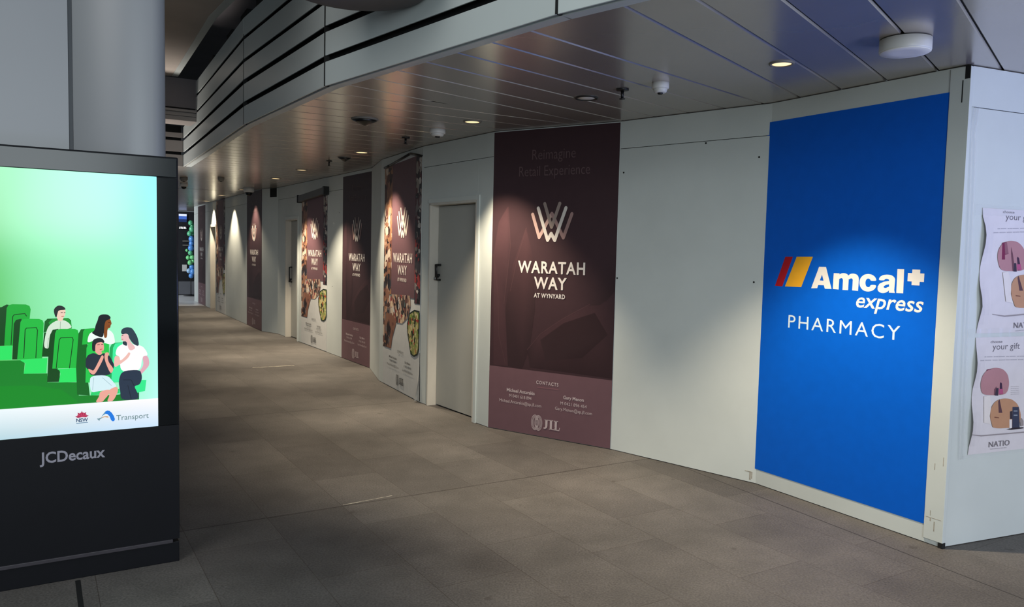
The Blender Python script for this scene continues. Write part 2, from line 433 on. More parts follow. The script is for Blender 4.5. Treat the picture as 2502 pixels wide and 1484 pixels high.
def ptext(mb, sf, vw, s, bl, br, cap, mat, col, **k):
    """text whose baseline runs between two points of the photograph on surface sf, drawn through view vw"""
    (u0, z0), (u1, z1) = sf.uv(*bl), sf.uv(*br); mx, my = (bl[0] + br[0]) / 2, (bl[1] + br[1]) / 2
    text(mb, vw, s, u0, u1, (z0 + z1) / 2, sf.z(mx, my - cap) - sf.z(mx, my), mat, col, **k)

def stroke(mb, vw, pts, w, mat, col, off=0.0):
    """round-ended bent line on a view; pts in (u, z)"""
    def cap(c, a0, a1, n=6): return [(c[0] + w / 2 * math.cos(a0 + (a1 - a0) * i / n), c[1] + w / 2 * math.sin(a0 + (a1 - a0) * i / n)) for i in range(n + 1)]
    for p, q in zip(pts, pts[1:]):
        a = math.atan2(q[1] - p[1], q[0] - p[0])
        mb.pr(vw, cap(q, a - math.pi / 2, a + math.pi / 2) + cap(p, a + math.pi / 2, a + 1.5 * math.pi), mat, col, off)

def ell(cu, cz, ru, rz, n=24, a0=0.0, a1=2 * math.pi):
    return [(cu + ru * math.cos(a0 + (a1 - a0) * i / n), cz + rz * math.sin(a0 + (a1 - a0) * i / n)) for i in range(n)]

def ring(mb, vw, cu, cz, ru, rz, t, mat, col, n=28):
    mb.lay += 1
    for i in range(n):
        a, b2 = 2 * math.pi * i / n, 2 * math.pi * (i + 1) / n
        q = [(cu + (ru) * math.cos(a), cz + rz * math.sin(a)), (cu + ru * math.cos(b2), cz + rz * math.sin(b2)),
             (cu + (ru - t) * math.cos(b2), cz + (rz - t) * math.sin(b2)), (cu + (ru - t) * math.cos(a), cz + (rz - t) * math.sin(a))]
        mb.face([vw.P(u, z, mb.lay * STEP) for u, z in q], mat, col)

# ------------------------------------------------------------------ the maroon banners and the shared logo
MS = F[6]                                # master surface of the design
def logo(mb, vw, sf, tint=None):
    k = 1731 / 140.0
    def q(x, y): return sf.uv(1280 + x / k, 480 + y / k)
    w = abs(q(560, 900)[0] - q(470, 900)[0])
    g1 = (150, 135, 128); g2 = (214, 207, 200); g3 = (190, 158, 150); g4 = (158, 128, 124)
    if tint: g1 = g2 = g3 = g4 = tint
    stroke(mb, vw, [q(275, 545), q(470, 1240), q(855, 520), q(1200, 1250), q(1460, 530)], w, PRINT, g3)
    stroke(mb, vw, [q(855, 520), q(1200, 1250), q(1460, 530)], w, PRINT, g4)
    stroke(mb, vw, [q(640, 225), q(845, 930), q(1095, 215)], w, PRINT, g1)
    stroke(mb, vw, [q(445, 360), q(725, 1325), q(835, 1125), q(940, 1330), q(1280, 350)], w, PRINT, g2)

def emblem(mb, vw, cu, cz, h, col):
    ru, rz = h * 0.27, h * 0.5
    for k, (du, s) in enumerate(((-0.13, 1), (0.13, 1), (-0.13, .68), (0.13, .68), (-0.13, .36), (0.13, .36))):
        ring(mb, vw, cu + du * h, cz, ru * s + .002, rz * (0.62 + .38 * s), h * 0.035, PRINT, col, 20)

def contacts(mb, vw, col, head=True):
    T = lambda s, a, b2, c, **k: ptext(mb, MS, vw, s, a, b2, c, PRINT, col, **k)
    T('CONTACTS', (1311, 938), (1365, 945), 8, bold=0.02, space=1.3)
    T('Michael Antarakis', (1239, 956), (1307, 966), 8, bold=0.02)
    T('M 0401 618 894', (1245, 970), (1299, 978), 7.5)
    T('Michael.Antarakis@ap.jll.com', (1221, 981), (1323, 996), 7.5)
    T('Gary Menon', (1377, 975), (1427, 982), 8, bold=0.02)
    T('M 0421 896 454', (1370, 989), (1434, 998), 7.5)
    T('Gary.Menon@ap.jll.com', (1357, 1001), (1447, 1015), 7.5)
    cu, cz = MS.uv(1312, 1033); h = MS.z(1312, 1014) - MS.z(1312, 1052)
    emblem(mb, vw, cu, cz, h, col)
    def q(x, y): return MS.uv(1020 + x / 4.946, 920 + y / 4.946)
    mb.lay += 1; l0 = mb.lay
    for pl in ([(1550, 522), (1578, 525), (1574, 605), (1566, 625), (1546, 634), (1528, 630), (1526, 616), (1540, 618), (1548, 606)], [(1540, 520), (1592, 526), (1592, 535), (1540, 529)],
               [(1606, 528), (1632, 531), (1628, 642), (1602, 638)], [(1594, 526), (1644, 532), (1644, 541), (1594, 535)], [(1592, 632), (1656, 640), (1662, 612), (1668, 613), (1662, 650), (1592, 641)],
               [(1664, 537), (1690, 540), (1686, 652), (1660, 648)], [(1652, 535), (1704, 542), (1704, 551), (1652, 544)], [(1650, 642), (1712, 650), (1719, 622), (1725, 623), (1718, 660), (1650, 651)]):
        mb.lay = l0; mb.pr(vw, [q(*p) for p in pl], PRINT, col)

def wordmark(mb, vw, col, tag_=True):
    T = lambda s, a, b2, c, **k: ptext(mb, MS, vw, s, a, b2, c, PRINT, col, **k)
    T('WARATAH', (1266, 667), (1430, 670), 28, bold=0.022, space=1.12)
    T('WAY', (1305, 706), (1385, 708), 28, bold=0.022, space=1.12)
    T('AT WYNYARD', (1305, 727), (1381, 731), 10.5, bold=0.022, space=1.12)

def banner(name, label, sf, u0, u1, top=CEIL - 0.012, bot=0.006):
    mb = MB(); W0 = MS.w - 0.01
    vw = View(sf, u0, (u1 - u0) / W0, 0.005)
    mb.sbox(sf, u0, u1, bot, top, -0.0005, 0.0022, PRINT, (64, 46, 50))
    L, R_ = 0.005, MS.w - 0.005
    zb = (MS.z(1197, 893) + MS.z(1497, 930)) / 2
    off = 0.0; mb.lay = 0.0026 / STEP
    def P(uz, col): mb.pr(vw, uz, PRINT, col, off)
    def q(x, y):                                        # from the zoom of the photograph
        u, z = MS.uv(1200 + x / 3.156, 470 + y / 3.156); return min(max(u, L), R_), z
    d0, d1, d2, d3 = (64, 46, 50), (70, 49, 53), (56, 41, 44), (52, 37, 40)
    # the faint petals of the printed flower
    P([q(20, 1330), q(20, 480), q(60, 230), q(130, 110), q(150, 420), q(120, 800), q(130, 1340)], [d1, (74, 52, 56), (76, 53, 57), (80, 56, 60), d0, d0, d1])
    P([q(130, 1340), q(110, 900), q(170, 560), q(270, 270), q(330, 520), q(340, 900), q(300, 1200), q(240, 1360)], [d2, d2, d1, (76, 53, 57), d0, d2, d2, d2])
    P([q(280, 1200), q(380, 1090), q(540, 980), q(760, 860), q(950, 760), q(950, 1440), q(600, 1390), q(300, 1350)], [d2, d1, (74, 51, 55), d1, d0, d3, d3, d2])
    P([q(380, 1140), q(560, 1010), q(800, 930), q(900, 1100), q(700, 1280), q(420, 1300)], [d2, d3, d3, d3, (48, 34, 37), d2])
    P([q(960, 760), q(900, 830), q(840, 870), q(700, 880), q(760, 620), q(900, 440), q(960, 400)], [d3, d2, d2, d0, d0, d0, d0])
    for pts in ([(20, 480), (55, 800), (60, 1100), (110, 1320)], [(135, 115), (150, 420), (100, 860)], [(275, 275), (200, 520), (150, 760)], [(280, 1215), (380, 1095), (540, 985), (760, 865)]):
        stroke(mb, vw, [q(*p) for p in pts], 0.006, PRINT, (78, 56, 59), off)
    mb.pr(vw, [(L, bot + .001), (R_, bot + .001), (R_, zb), (L, zb)], PRINT, (110, 82, 88), off)
    mb.lay += 10
    dim = (100, 80, 82)
    mb2 = mb
    k0 = mb.lay; mb.lay = k0 + 12
    ptext(mb, MS, vw, 'Reimagine', (1301, 390), (1407, 386), 25, PRINT, dim, bold=-0.006)
    ptext(mb, MS, vw, 'Retail Experience', (1269, 431), (1442, 426), 25, PRINT, dim, bold=-0.006)
    logo(mb, vw, MS); wordmark(mb, vw, (212, 206, 202)); contacts(mb, vw, (196, 178, 178))
    stroke(mb, vw, [MS.uv(1314, 946), MS.uv(1365, 952)], 0.003, PRINT, (150, 100, 108))
    o = mb.build(name, origin=sf.P((u0 + u1) / 2, bot))
    return tag(o, label, 'banner', 'maroon leasing banners')

# text and drawings lie in front of the vinyl sheet: lift every print layer past the sheet's face
_pr = MB.pr
banner('wall_banner', 'large dark maroon banner with W logo beside the near grey door', F[6], 0.005, F[6].w - 0.005)
u0, u1 = F[2].u(836.5, 700), F[2].u(909, 700)
banner('wall_banner', 'maroon banner with grey W logo on the recessed stretch, next to the plain cream board', F[2], u0, u1, top=F[2].z(872, 426))
u0, u1 = F[0].u(603.5, 700), F[0].w - 0.02
banner('wall_banner', 'maroon banner on the far stretch just before the recess, under a warm spot', F[0], u0, u1)
u0, u1 = F[0].u(484.5, 640), F[0].u(502, 640)
banner('wall_banner', 'farthest small maroon banner at the far end, past the open lit doorway', F[0], u0, u1, top=F[0].z(493, 503))

# ------------------------------------------------------------------ food posters (collage + maroon panel)
def clip_poly(sub, clip):
    area = sum(a[0] * b2[1] - b2[0] * a[1] for a, b2 in zip(clip, clip[1:] + clip[:1]))
    if area < 0: clip = clip[::-1]
    out = list(sub)
    for a, b2 in zip(clip, clip[1:] + clip[:1]):
        inp, out = out, []
        if not inp: return []
        f = lambda p: (b2[0] - a[0]) * (p[1] - a[1]) - (b2[1] - a[1]) * (p[0] - a[0])
        for p, q in zip(inp, inp[1:] + inp[:1]):
            fp, fq = f(p), f(q)
            if fp >= 0: out.append(p)
            if (fp >= 0) != (fq >= 0):
                t = fp / (fp - fq); out.append((p[0] + (q[0] - p[0]) * t, p[1] + (q[1] - p[1]) * t))
    return out

def photo(mb, vw, poly, base, pal, n, seed, size, off):
    rnd = random.Random(seed)
    mb.pr(vw, poly, PRINT, base, off); l0 = mb.lay
    us = [p[0] for p in poly]; zs = [p[1] for p in poly]
    for k in range(n * 2):
        cu, cz = rnd.uniform(min(us), max(us)), rnd.uniform(min(zs), max(zs)); r = size * .6 * rnd.uniform(.3, 1)
        asp = rnd.uniform(.5, 1.8); ph = rnd.random() * 6; m_ = rnd.choice((5, 6, 8))
        bl = [(cu + r * rnd.uniform(.7, 1.1) * math.cos(ph + 6.283 * i / m_), cz + r * asp * rnd.uniform(.7, 1.1) * math.sin(ph + 6.283 * i / m_)) for i in range(m_)]
        c = clip_poly(bl, poly)
        if len(c) > 2:
            mb.lay = l0 + 1 + 8.0 * k / (2 * n) - 1; mb.pr(vw, c, PRINT, rnd.choice(pal), off)
    mb.lay = l0 + 10

WARM = [(140, 100, 82), (180, 142, 120), (92, 64, 56), (44, 34, 34), (206, 188, 170), (110, 70, 62), (158, 116, 84), (70, 52, 50)]
DKP = [(38, 36, 42), (60, 58, 64), (120, 112, 110), (190, 184, 178), (30, 26, 28), (90, 50, 56)]
FOOD = [(126, 150, 70), (190, 180, 110), (70, 92, 44), (206, 190, 150), (160, 60, 48), (40, 48, 34), (214, 204, 160), (170, 120, 70)]
STREET = [(190, 160, 140), (70, 62, 60), (40, 40, 46), (214, 190, 160), (150, 70, 66), (90, 110, 110), (200, 200, 196), (120, 90, 80)]
PS = F[4]
def poster(label, sf, u0, u1, topz, bot=0.012, curl=False, case=None):
    L, R_ = PS.u(938.5, 700), PS.u(1029, 700); wd_ = R_ - L
    vw = View(sf, u0, (u1 - u0) / wd_, L); off = 0.0042
    root = empty('food_poster', sf.P((u0 + u1) / 2, 0.0)); tag(root, label, 'poster', 'leasing posters with food photographs')
    mb = MB()
    n = 14
    def topf(t):
        for (a, za), (b2, zb) in zip(topz, topz[1:]):
            if t <= b2 + 1e-9: return za + (zb - za) * (t - a) / (b2 - a)
    # the sheet itself, a thin board; its near bottom corner lifts off the wall
    col = (206, 207, 206)
    top = [(u0 + (u1 - u0) * t, topf(t)) for t, _ in topz]
    front = [(u0, bot)] + [(u1, bot)] + top[::-1]
    k = len(front)
    mb.mesh([sf.P(u, z, 0.004) for u, z in front] + [sf.P(u, z, -0.0005) for u, z in front],
            [tuple(range(k))] + [(i, (i + 1) % k, k + (i + 1) % k, k + i) for i in range(k)], PRINT, col)
    def q(x, y, second=False):
        p = (930 + x / 4.635, 640 + y / 4.635) if second else (935 + x / 4.945, 360 + y / 4.945)
        u, z = PS.uv(*p); return min(max(u, L), R_), z
    def lim(uz):                                            # keep the print inside the sloping top
        return [(u, min(z, topf(min(max((u - L) / wd_, 0), 1)) - 0.012)) for u, z in uz]
    zt = 3.0
    pmL, pmR = PS.u(959, 600), PS.u(1016.5, 600)
    zs = q(0, 345, True)[1]
    photo(mb, vw, lim([(L, q(50, 950, True)[1]), (pmL, q(130, 980, True)[1]), (pmL, zt), (L, zt)]), (120, 90, 76), [], 0, 1, .1, off)
    zc = topf(0.05) - .02
    photo(mb, vw, [(L, q(60, 1480)[1]), (pmL, q(60, 1480)[1]), (pmL, zc), (L, zc)], (150, 110, 88), WARM, 46, 3, .13, off)
    photo(mb, vw, [(L, q(50, 960, True)[1]), (pmL, q(130, 985, True)[1]), (pmL, q(60, 0, True)[1]), (L, q(60, 0, True)[1])], (130, 90, 74), WARM + DKP[:2], 50, 5, .12, off)
    photo(mb, vw, lim([(pmR, q(0, 1480)[1]), (R_, q(0, 1480)[1]), (R_, zt), (pmR, zt)]), (52, 46, 50), [], 0, 7, .1, off)
    zc = topf(0.9) - .03
    photo(mb, vw, [(pmR, q(0, 1120)[1]), (R_, q(0, 1120)[1]), (R_, zc), (pmR, zc)], (52, 46, 50), DKP + [(150, 140, 132)], 44, 9, .10, off)
    photo(mb, vw, [(pmR, q(430, 480, True)[1]), (R_, q(430, 480, True)[1]), (R_, q(0, 1120)[1]), (pmR, q(0, 1120)[1])], (44, 42, 48), DKP + [(150, 60, 60)], 36, 11, .10, off)
    # central maroon panel
    mb.pr(vw, lim([(pmL, zs), (pmR, zs), (pmR, zt), (pmL, zt)]) if topf(0.5) > 1 else [], PRINT, (104, 76, 82), off)
    # street photograph below, bowl of food on the right
    st = [q(105, 365, True), q(345, 385, True), q(350, 500, True), q(320, 630, True), q(255, 700, True), q(190, 690, True), q(110, 560, True)]
    photo(mb, vw, st, (170, 140, 122), STREET, 60, 13, .09, off)
    for a, b2, c in (((175, 400), (200, 540), (36, 32, 36)), ((235, 400), (262, 590), (60, 62, 60)), ((300, 390), (295, 560), (70, 40, 40)), ((150, 420), (185, 640), (90, 60, 54))):
        stroke(mb, vw, [q(*a, True), q(*b2, True)], .03, PRINT, c, off)
    left = [q(50, 500, True), q(140, 520, True), q(185, 690, True), q(140, 860, True), q(125, 980, True), q(50, 950, True)]
    photo(mb, vw, left, (134, 92, 76), WARM + DKP[:3], 34, 15, .10, off)
    bowl = [q(340, 580, True), q(395, 545, True), q(455, 560, True), q(455, 1000, True), q(430, 1060, True), q(390, 1080, True), q(350, 1050, True), q(310, 790, True), q(310, 700, True)]
    mb.pr(vw, bowl, PRINT, (30, 44, 34), off)
    cx_ = sum(p[0] for p in bowl) / len(bowl); cz_ = sum(p[1] for p in bowl) / len(bowl)
    inner = [(cx_ + (u - cx_) * .86, cz_ + (z - cz_) * .93) for u, z in bowl]
    photo(mb, vw, inner, (150, 150, 90), FOOD, 70, 17, .06, off)
    mb.lay += 6
    def conv(px):  # main-banner coordinates to the poster's: centre line and heights kept
        return px
    cu = PS.u(986, 640); mc = MS.uv(1348, 650)[0]; su = 0.98
    pv = View(sf, vw.P(cu, 0).__sub__(sf.o).dot(sf.d), su * (u1 - u0) / wd_, mc)
    dz = q(245, 1390)[1] - MS.z(1346, 668)
    class Shift:
        def P(s, u, z, off_=0.0): return pv.P(u, z + dz, off_ + 0.0042)
    sh = Shift()
    logo(mb, sh, MS, (226, 212, 200)); wordmark(mb, sh, (224, 214, 208))
    class Low:
        def P(s, u, z, off_=0.0): return View(sf, vw.P(PS.u(980, 900), 0).__sub__(sf.o).dot(sf.d), 0.96 * (u1 - u0) / wd_, MS.uv(1338, 950)[0]).P(u, z * 0.92 + .015, off_ + 0.0042)
    contacts(mb, Low(), (92, 92, 94))
    mb.build('sheet', root)
    if case:
        cm = MB(); (a, za), (b2, zb) = (u0, topz[0][1]), (u1, topz[-1][1])
        h = 0.105
        for o0, o1, mt, e0, e1 in ((0.0, 0.075, paint('roller_case', (74, 72, 70), 0.45, 0.06, 4), 0, 1),):
            P4 = [sf.P(a, za - .02, o0), sf.P(b2, zb - .02, o0), sf.P(b2, zb + h - .02, o0), sf.P(a, za + h - .02, o0)]
            Q4 = [sf.P(a, za - .02, o1), sf.P(b2, zb - .02, o1), sf.P(b2, zb + h - .02, o1), sf.P(a, za + h - .02, o1)]
            cm.mesh(P4 + Q4, [(0, 3, 2, 1), (4, 5, 6, 7), (0, 1, 5, 4), (1, 2, 6, 5), (2, 3, 7, 6), (3, 0, 4, 7)], mt)
        co_ = cm.build('roller_case', root, bevel=0.006)
        em = MB(); em.sbox(sf, b2 - .004, b2 + .05, zb - .03, zb + h - .01, 0.0, 0.085, BLACKMETAL); em.build('end_cap', co_)
        em = MB(); em.sbox(sf, a - .02, a + .004, za - .03, za + h - .01, 0, .085, BLACKMETAL); em.build('end_cap', co_)
    else:
        rm = MB()
        for (a, za), (b2, zb) in zip(top, top[1:]):
            rm.tube([sf.P(a, za, 0.012), sf.P(b2, zb, 0.012)], 0.013, BLACKMETAL)
        rm.build('top_rail', root)
    if curl:
        km = MB(); zc2 = 0.42; N_ = 8; P_ = []
        for i in range(N_ + 1):
            t = i / N_; z = bot + (zc2 - bot) * t; P_.append((z, 0.055 * (1 - t) ** 2 + .0045))
        for (za, oa), (zb, ob) in zip(P_, P_[1:]):
            km.face([sf.P(u1 - .05, za, .0045), sf.P(u1 + .012, za, oa), sf.P(u1 + .012, zb, ob), sf.P(u1 - .05, zb, .0045)], PRINT, (206, 207, 206), True)
        km.build('lifted_corner', root)
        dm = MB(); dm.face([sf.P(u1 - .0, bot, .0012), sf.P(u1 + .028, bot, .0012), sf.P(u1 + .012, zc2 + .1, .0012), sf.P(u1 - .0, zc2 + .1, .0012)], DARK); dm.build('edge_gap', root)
    return root

s4 = F[4]
poster('near food poster with salad bowl and lifting corner, left of the grey door', s4, s4.u(938.5, 700), s4.u(1028, 700),
       [(0.0, s4.z(945, 410)), (0.16, s4.z(957, 404)), (0.72, s4.z(1008, 375)), (1.0, s4.z(1032, 382))], curl=True)
s2 = F[2]; a_, b_ = s2.u(737.5, 650), s2.u(800, 650)
poster('food poster hanging from a grey roller case on the recessed stretch', s2, a_, b_, [(0.0, s2.z(738, 492)), (1.0, s2.z(800, 472))], case=True)
s0 = F[0]; a_, b_ = s0.u(529, 640), s0.u(550.5, 640)
poster('farthest food poster, just past the open lit doorway before the plain white boards', s0, a_, b_, [(0.0, s0.z(529, 491)), (1.0, s0.z(550, 484))])

def chaikin(pts, n=2):
    for _ in range(n):
        o_ = []
        for p, q in zip(pts, pts[1:] + pts[:1]):
            o_ += [(p[0] * .78 + q[0] * .22, p[1] * .78 + q[1] * .22), (p[0] * .22 + q[0] * .78, p[1] * .22 + q[1] * .78)]
        pts = o_
    return pts


# ------------------------------------------------------------------ blue pharmacy sign
sf = F[8]; mb = MB()
c = [sf.uv(*p) for p in ((1840, 1145), (2278, 1285), (2338, 223), (1875, 300))]
ul = (c[0][0] + c[3][0]) / 2; ur = (c[1][0] + c[2][0]) / 2; zb = (c[0][1] + c[1][1]) / 2; zt = (c[2][1] + c[3][1]) / 2
mb.sbox(sf, ul, ur, zb, zt, -0.0005, 0.003, PRINT, (2, 94, 206))
class Out:
    def __init__(s, sf, off): s.sf = sf; s.off = off
    def P(s, u, z, off=0.0): return s.sf.P(u, z, off + s.off)
vw = Out(sf, 0.003)
K = 2434 / 410.0
def q(x, y): return (1880 + x / K, 600 + y / K)
def Q(x, y): return sf.uv(*q(x, y))
mb.pr(vw, [Q(85, 585), Q(190, 595), Q(345, 165), Q(235, 165)], PRINT, (176, 28, 40))
mb.pr(vw, [Q(230, 595), Q(465, 605), Q(635, 165), Q(400, 165)], PRINT, (236, 172, 44))
Wt = (232, 228, 224)
mb.lay += 1; l0 = mb.lay
for pl in ([(610, 622), (725, 310), (775, 311), (768, 425), (735, 508), (712, 575), (698, 620)], [(905, 632), (825, 312), (775, 311), (768, 425), (790, 512), (795, 578), (808, 628)],
           [(735, 508), (790, 512), (795, 578), (712, 575)],
           [(925, 632), (938, 402), (1022, 406), (1008, 640)], [(1065, 645), (1072, 495), (1155, 495), (1145, 650)], [(1205, 652), (1215, 495), (1302, 495), (1290, 660)],
           [(1010, 430), (1050, 403), (1100, 402), (1140, 420), (1155, 450), (1155, 505), (1072, 505), (1066, 480), (1045, 472), (1015, 492)],
           [(1145, 440), (1180, 412), (1230, 408), (1280, 425), (1300, 465), (1302, 505), (1215, 505), (1208, 482), (1185, 476), (1153, 500)],
           [(1560, 515), (1545, 465), (1500, 425), (1437, 412), (1375, 425), (1325, 470), (1308, 540), (1322, 605), (1365, 655), (1430, 672), (1495, 660), (1540, 625), (1558, 575), (1472, 572), (1462, 600), (1435, 608), (1405, 590), (1395, 545), (1405, 498), (1435, 478), (1465, 490), (1475, 515)],
           [(1742, 490), (1828, 490), (1815, 655), (1824, 690), (1738, 686)],
           [(1588, 505), (1603, 460), (1650, 430), (1715, 422), (1780, 432), (1820, 465), (1828, 500), (1745, 510), (1735, 492), (1705, 484), (1680, 490), (1668, 508)],
           [(1744, 515), (1660, 528), (1600, 558), (1570, 610), (1660, 605), (1668, 588), (1700, 572), (1744, 563)],
           [(1570, 610), (1578, 660), (1620, 690), (1680, 692), (1744, 655), (1744, 596), (1722, 606), (1690, 620), (1668, 614), (1660, 605)],
           [(1845, 690), (1862, 342), (1960, 345), (1945, 695)]):
    mb.lay += 0.0; cv = len(pl) > 8; l0 += 0.4; mb.lay = l0
    mb.pr(vw, [Q(*p) for p in (chaikin(pl) if cv else pl)], PRINT, Wt)
for a, b2 in (((2010, 465), (2250, 465)), ((2130, 350), (2130, 580))):
    (u0, z0), (u1, z1) = Q(*a), Q(*b2)
    w = 0.024
    if a[1] == b2[1]:
        z0 = (z0 + z1) / 2; mb.pr(vw, [(u0, z0 - w), (u1, z0 - w), (u1, z0 + w), (u0, z0 + w)], PRINT, Wt)
    else:
        u0 = (u0 + u1) / 2; mb.pr(vw, [(u0 - w, z1), (u0 + w, z1), (u0 + w, z0), (u0 - w, z0)], PRINT, Wt)
ptext(mb, sf, vw, 'express', q(1260, 900), q(2235, 965), 37, PRINT, Wt, bold=0.012, shear=0.22)
ptext(mb, sf, vw, 'PHARMACY', q(275, 1195), q(1895, 1375), 33, PRINT, (206, 226, 240), space=1.22)
o = mb.build('shop_sign', origin=sf.P((ul + ur) / 2, zb))
tag(o, 'tall bright blue pharmacy sign with red and yellow stripes and white lettering', 'sign')

# ------------------------------------------------------------------ gift posters on the return, with tape and clear edging
sf = F[9]
def gift(label, dx, dy, y_off, top_px, bot_px, edge, bulge):
    """sheet of paper with a printed gift offer; edge = left edge points in photo coordinates"""
    mb = MB(); NU, NZ = 10, 14
    pts = [sf.uv(*p) for p in edge]; zt, zb = pts[0][1], pts[-1][1]; ur = pts[0][0] + 0.60
    def left(z):
        for (ua, za), (ub, zb2) in zip(pts, pts[1:]):
            if za >= z >= zb2: return ua + (ub - ua) * (za - z) / (za - zb2)
        return pts[0][0] if z > zt else pts[-1][0]
    def P(u, z, off=0.0):
        l = left(z); t = max(0.0, 1 - (u - l) / 0.10); w_ = math.sin((z - zb) / (zt - zb) * math.pi * bulge) ** 2
        return sf.P(u, z, 0.003 + off + 0.022 * t * t * w_)
    class V:
        def P(s, u, z, off=0.0): return P(u, z, off + 0.0005)
    G = []
    for j in range(NZ + 1):
        z = zb + (zt - zb) * j / NZ
        l = left(z); G.append([P(l + (ur - l) * (i / NU) ** 1.6, z) for i in range(NU + 1)])
    for j in range(NZ):
        for i in range(NU): mb.face([G[j][i], G[j][i + 1], G[j + 1][i + 1], G[j + 1][i]], PRINT, (214, 208, 212), True)
    vw = V()
    k = 707 / 162.0
    def q(x, y): return (2340 + x / k + dx * (y - 150) / 1000 + dx, 790 + y / k + dy + y_off * y)
    def Q(x, y): return sf.uv(*q(x, y))
    gr = (112, 106, 114)
    ptext(mb, sf, vw, 'choose', q(345, 212), q(470, 208), 6, PRINT, gr, bold=0.015)
    ptext(mb, sf, vw, 'your gift', q(365, 282), q(655, 275), 15, PRINT, gr)
    def fine(a, b2, h, n, col):                              # print too small to read: a row of short grey dashes
        r2 = random.Random(int(a[0] * 7 + a[1])); x = 0.0
        while x < 1:
            w = (0.4 + r2.random()) / n; e = min(x + w * .82, 1)
            pts_ = [(a[0] + (b2[0] - a[0]) * t, a[1] + (b2[1] - a[1]) * t + dy_) for t, dy_ in ((x, 0), (e, 0), (e, -h), (x, -h))]
            mb.pr(vw, [Q(*p) for p in pts_], PRINT, col); x += w
    fine((270, 364), (930, 352), 9, 11, (172, 167, 175)); fine((222, 402), (930, 386), 9, 12, (172, 167, 175))
    for y in range(680, 780, 20): fine((560, y), (645, y - 3), 5, 4, (184, 180, 184))
    def blob(pts_, col, sm=0): mb.pr(vw, [Q(*p) for p in chaikin(pts_, sm)], PRINT, col)
    blob([(250, 760), (230, 660), (245, 570), (300, 500), (390, 472), (470, 485), (525, 545), (540, 640), (525, 720), (490, 762), (370, 768)], (176, 128, 134), 2)
    blob([(275, 655), (300, 495), (345, 485), (355, 600), (315, 610), (310, 655)], (120, 40, 74)); blob([(318, 600), (325, 490), (350, 490), (355, 600)], (140, 92, 104))
    blob([(375, 765), (380, 600), (390, 530), (400, 600), (405, 765)], (110, 70, 82)); blob([(385, 770), (400, 690), (425, 690), (420, 772)], (60, 48, 66))
    blob([(435, 760), (438, 640), (448, 628), (460, 640), (470, 755)], (66, 40, 66)); blob([(425, 755), (428, 700), (470, 700), (475, 755)], (176, 84, 124))
    blob([(270, 1060), (270, 780), (330, 770), (350, 870), (330, 990), (345, 1075)], (222, 214, 212))
    blob([(365, 1125), (350, 1060), (333, 1010), (340, 910), (390, 830), (470, 800), (560, 805), (630, 860), (662, 960), (660, 1040), (620, 1110)], (186, 140, 110), 2)
    blob([(425, 955), (420, 830), (435, 810), (465, 955)], (92, 62, 70)); blob([(380, 1008), (380, 996), (430, 1003), (430, 1012)], (120, 74, 60))
    blob([(545, 1020), (545, 940), (570, 935), (570, 1020)], (52, 46, 58)); blob([(540, 1120), (540, 1025), (566, 1025), (566, 1120)], (226, 220, 222))
    blob([(568, 1120), (572, 892), (640, 892), (650, 1120)], (58, 62, 84)); blob([(510, 1133), (580, 1112), (690, 1108), (690, 1120), (560, 1136)], (48, 40, 48))
    for y in (930, 975): blob([(585, y + 10), (585, y), (625, y), (625, y + 10)], (150, 156, 170))
    blob([(660, 1100), (650, 1030), (670, 1010), (690, 1040), (690, 1090)], (150, 140, 140))
    # the folded band at the foot with the brand word
    blob([(115, 1185), (115, 1178), (240, 1194), (640, 1160), (760, 1150), (760, 1160), (640, 1172), (240, 1206)], (150, 142, 146))
    ptext(mb, sf, vw, 'NATIO', q(320, 1322), q(540, 1300), 13, PRINT, (116, 110, 116), space=1.05)
    fine((340, 1345), (510, 1328), 6, 7, (176, 170, 176))
    o = mb.build('gift_poster', origin=sf.P(pts[-1][0] + .2, zb))
    return tag(o, label, 'poster', 'gift offer posters')
gift('lower paper gift poster, the one whose heading shows in full', 0, 0, 0, 0, 0, [(2383, 825), (2382, 850), (2374, 950), (2367, 1060), (2363, 1112)], 2)
gift('upper paper gift poster taped above the other, its edge buckling', 28, -322, 0.025, 0, 0, [(2400, 508), (2399, 530), (2402, 560), (2396, 620), (2389, 700), (2391, 750), (2384, 815)], 2)
def tape(label, p0, p1, h, off=0.0062):
    mb = MB(); (u0, z0), (u1, z1) = sf.uv(*p0), sf.uv(*p1); u1 = max(u1, u0 + .4)
    z1 = z0
    N_ = 24; rnd = random.Random(int(p0[1])); r_ = [rnd.uniform(0, .004) for _ in range(N_ + 1)]
    for i in range(N_):
        a, b2 = u0 + (u1 - u0) * i / N_, u0 + (u1 - u0) * (i + 1) / N_
        mb.face([sf.P(a, z0 - h / 2 + r_[i], off + r_[i]), sf.P(b2, z0 - h / 2 + r_[i + 1], off + r_[i + 1]), sf.P(b2, z0 + h / 2 - r_[i], off + r_[i + 1]), sf.P(a, z0 + h / 2 - r_[i + 1], off + r_[i])], CLEAR)
    return tag(mb.build('tape_strip'), label, 'tape', 'clear tape on the gift posters')
tape('clear tape strip across the head of the upper gift poster', (2381, 512), (2500, 520), 0.06)
tape('clear tape strip between the two gift posters', (2364, 815), (2500, 812), 0.055, 0.0075)
tape('clear tape strip along the foot of the lower gift poster', (2347, 1118), (2500, 1112), 0.022)
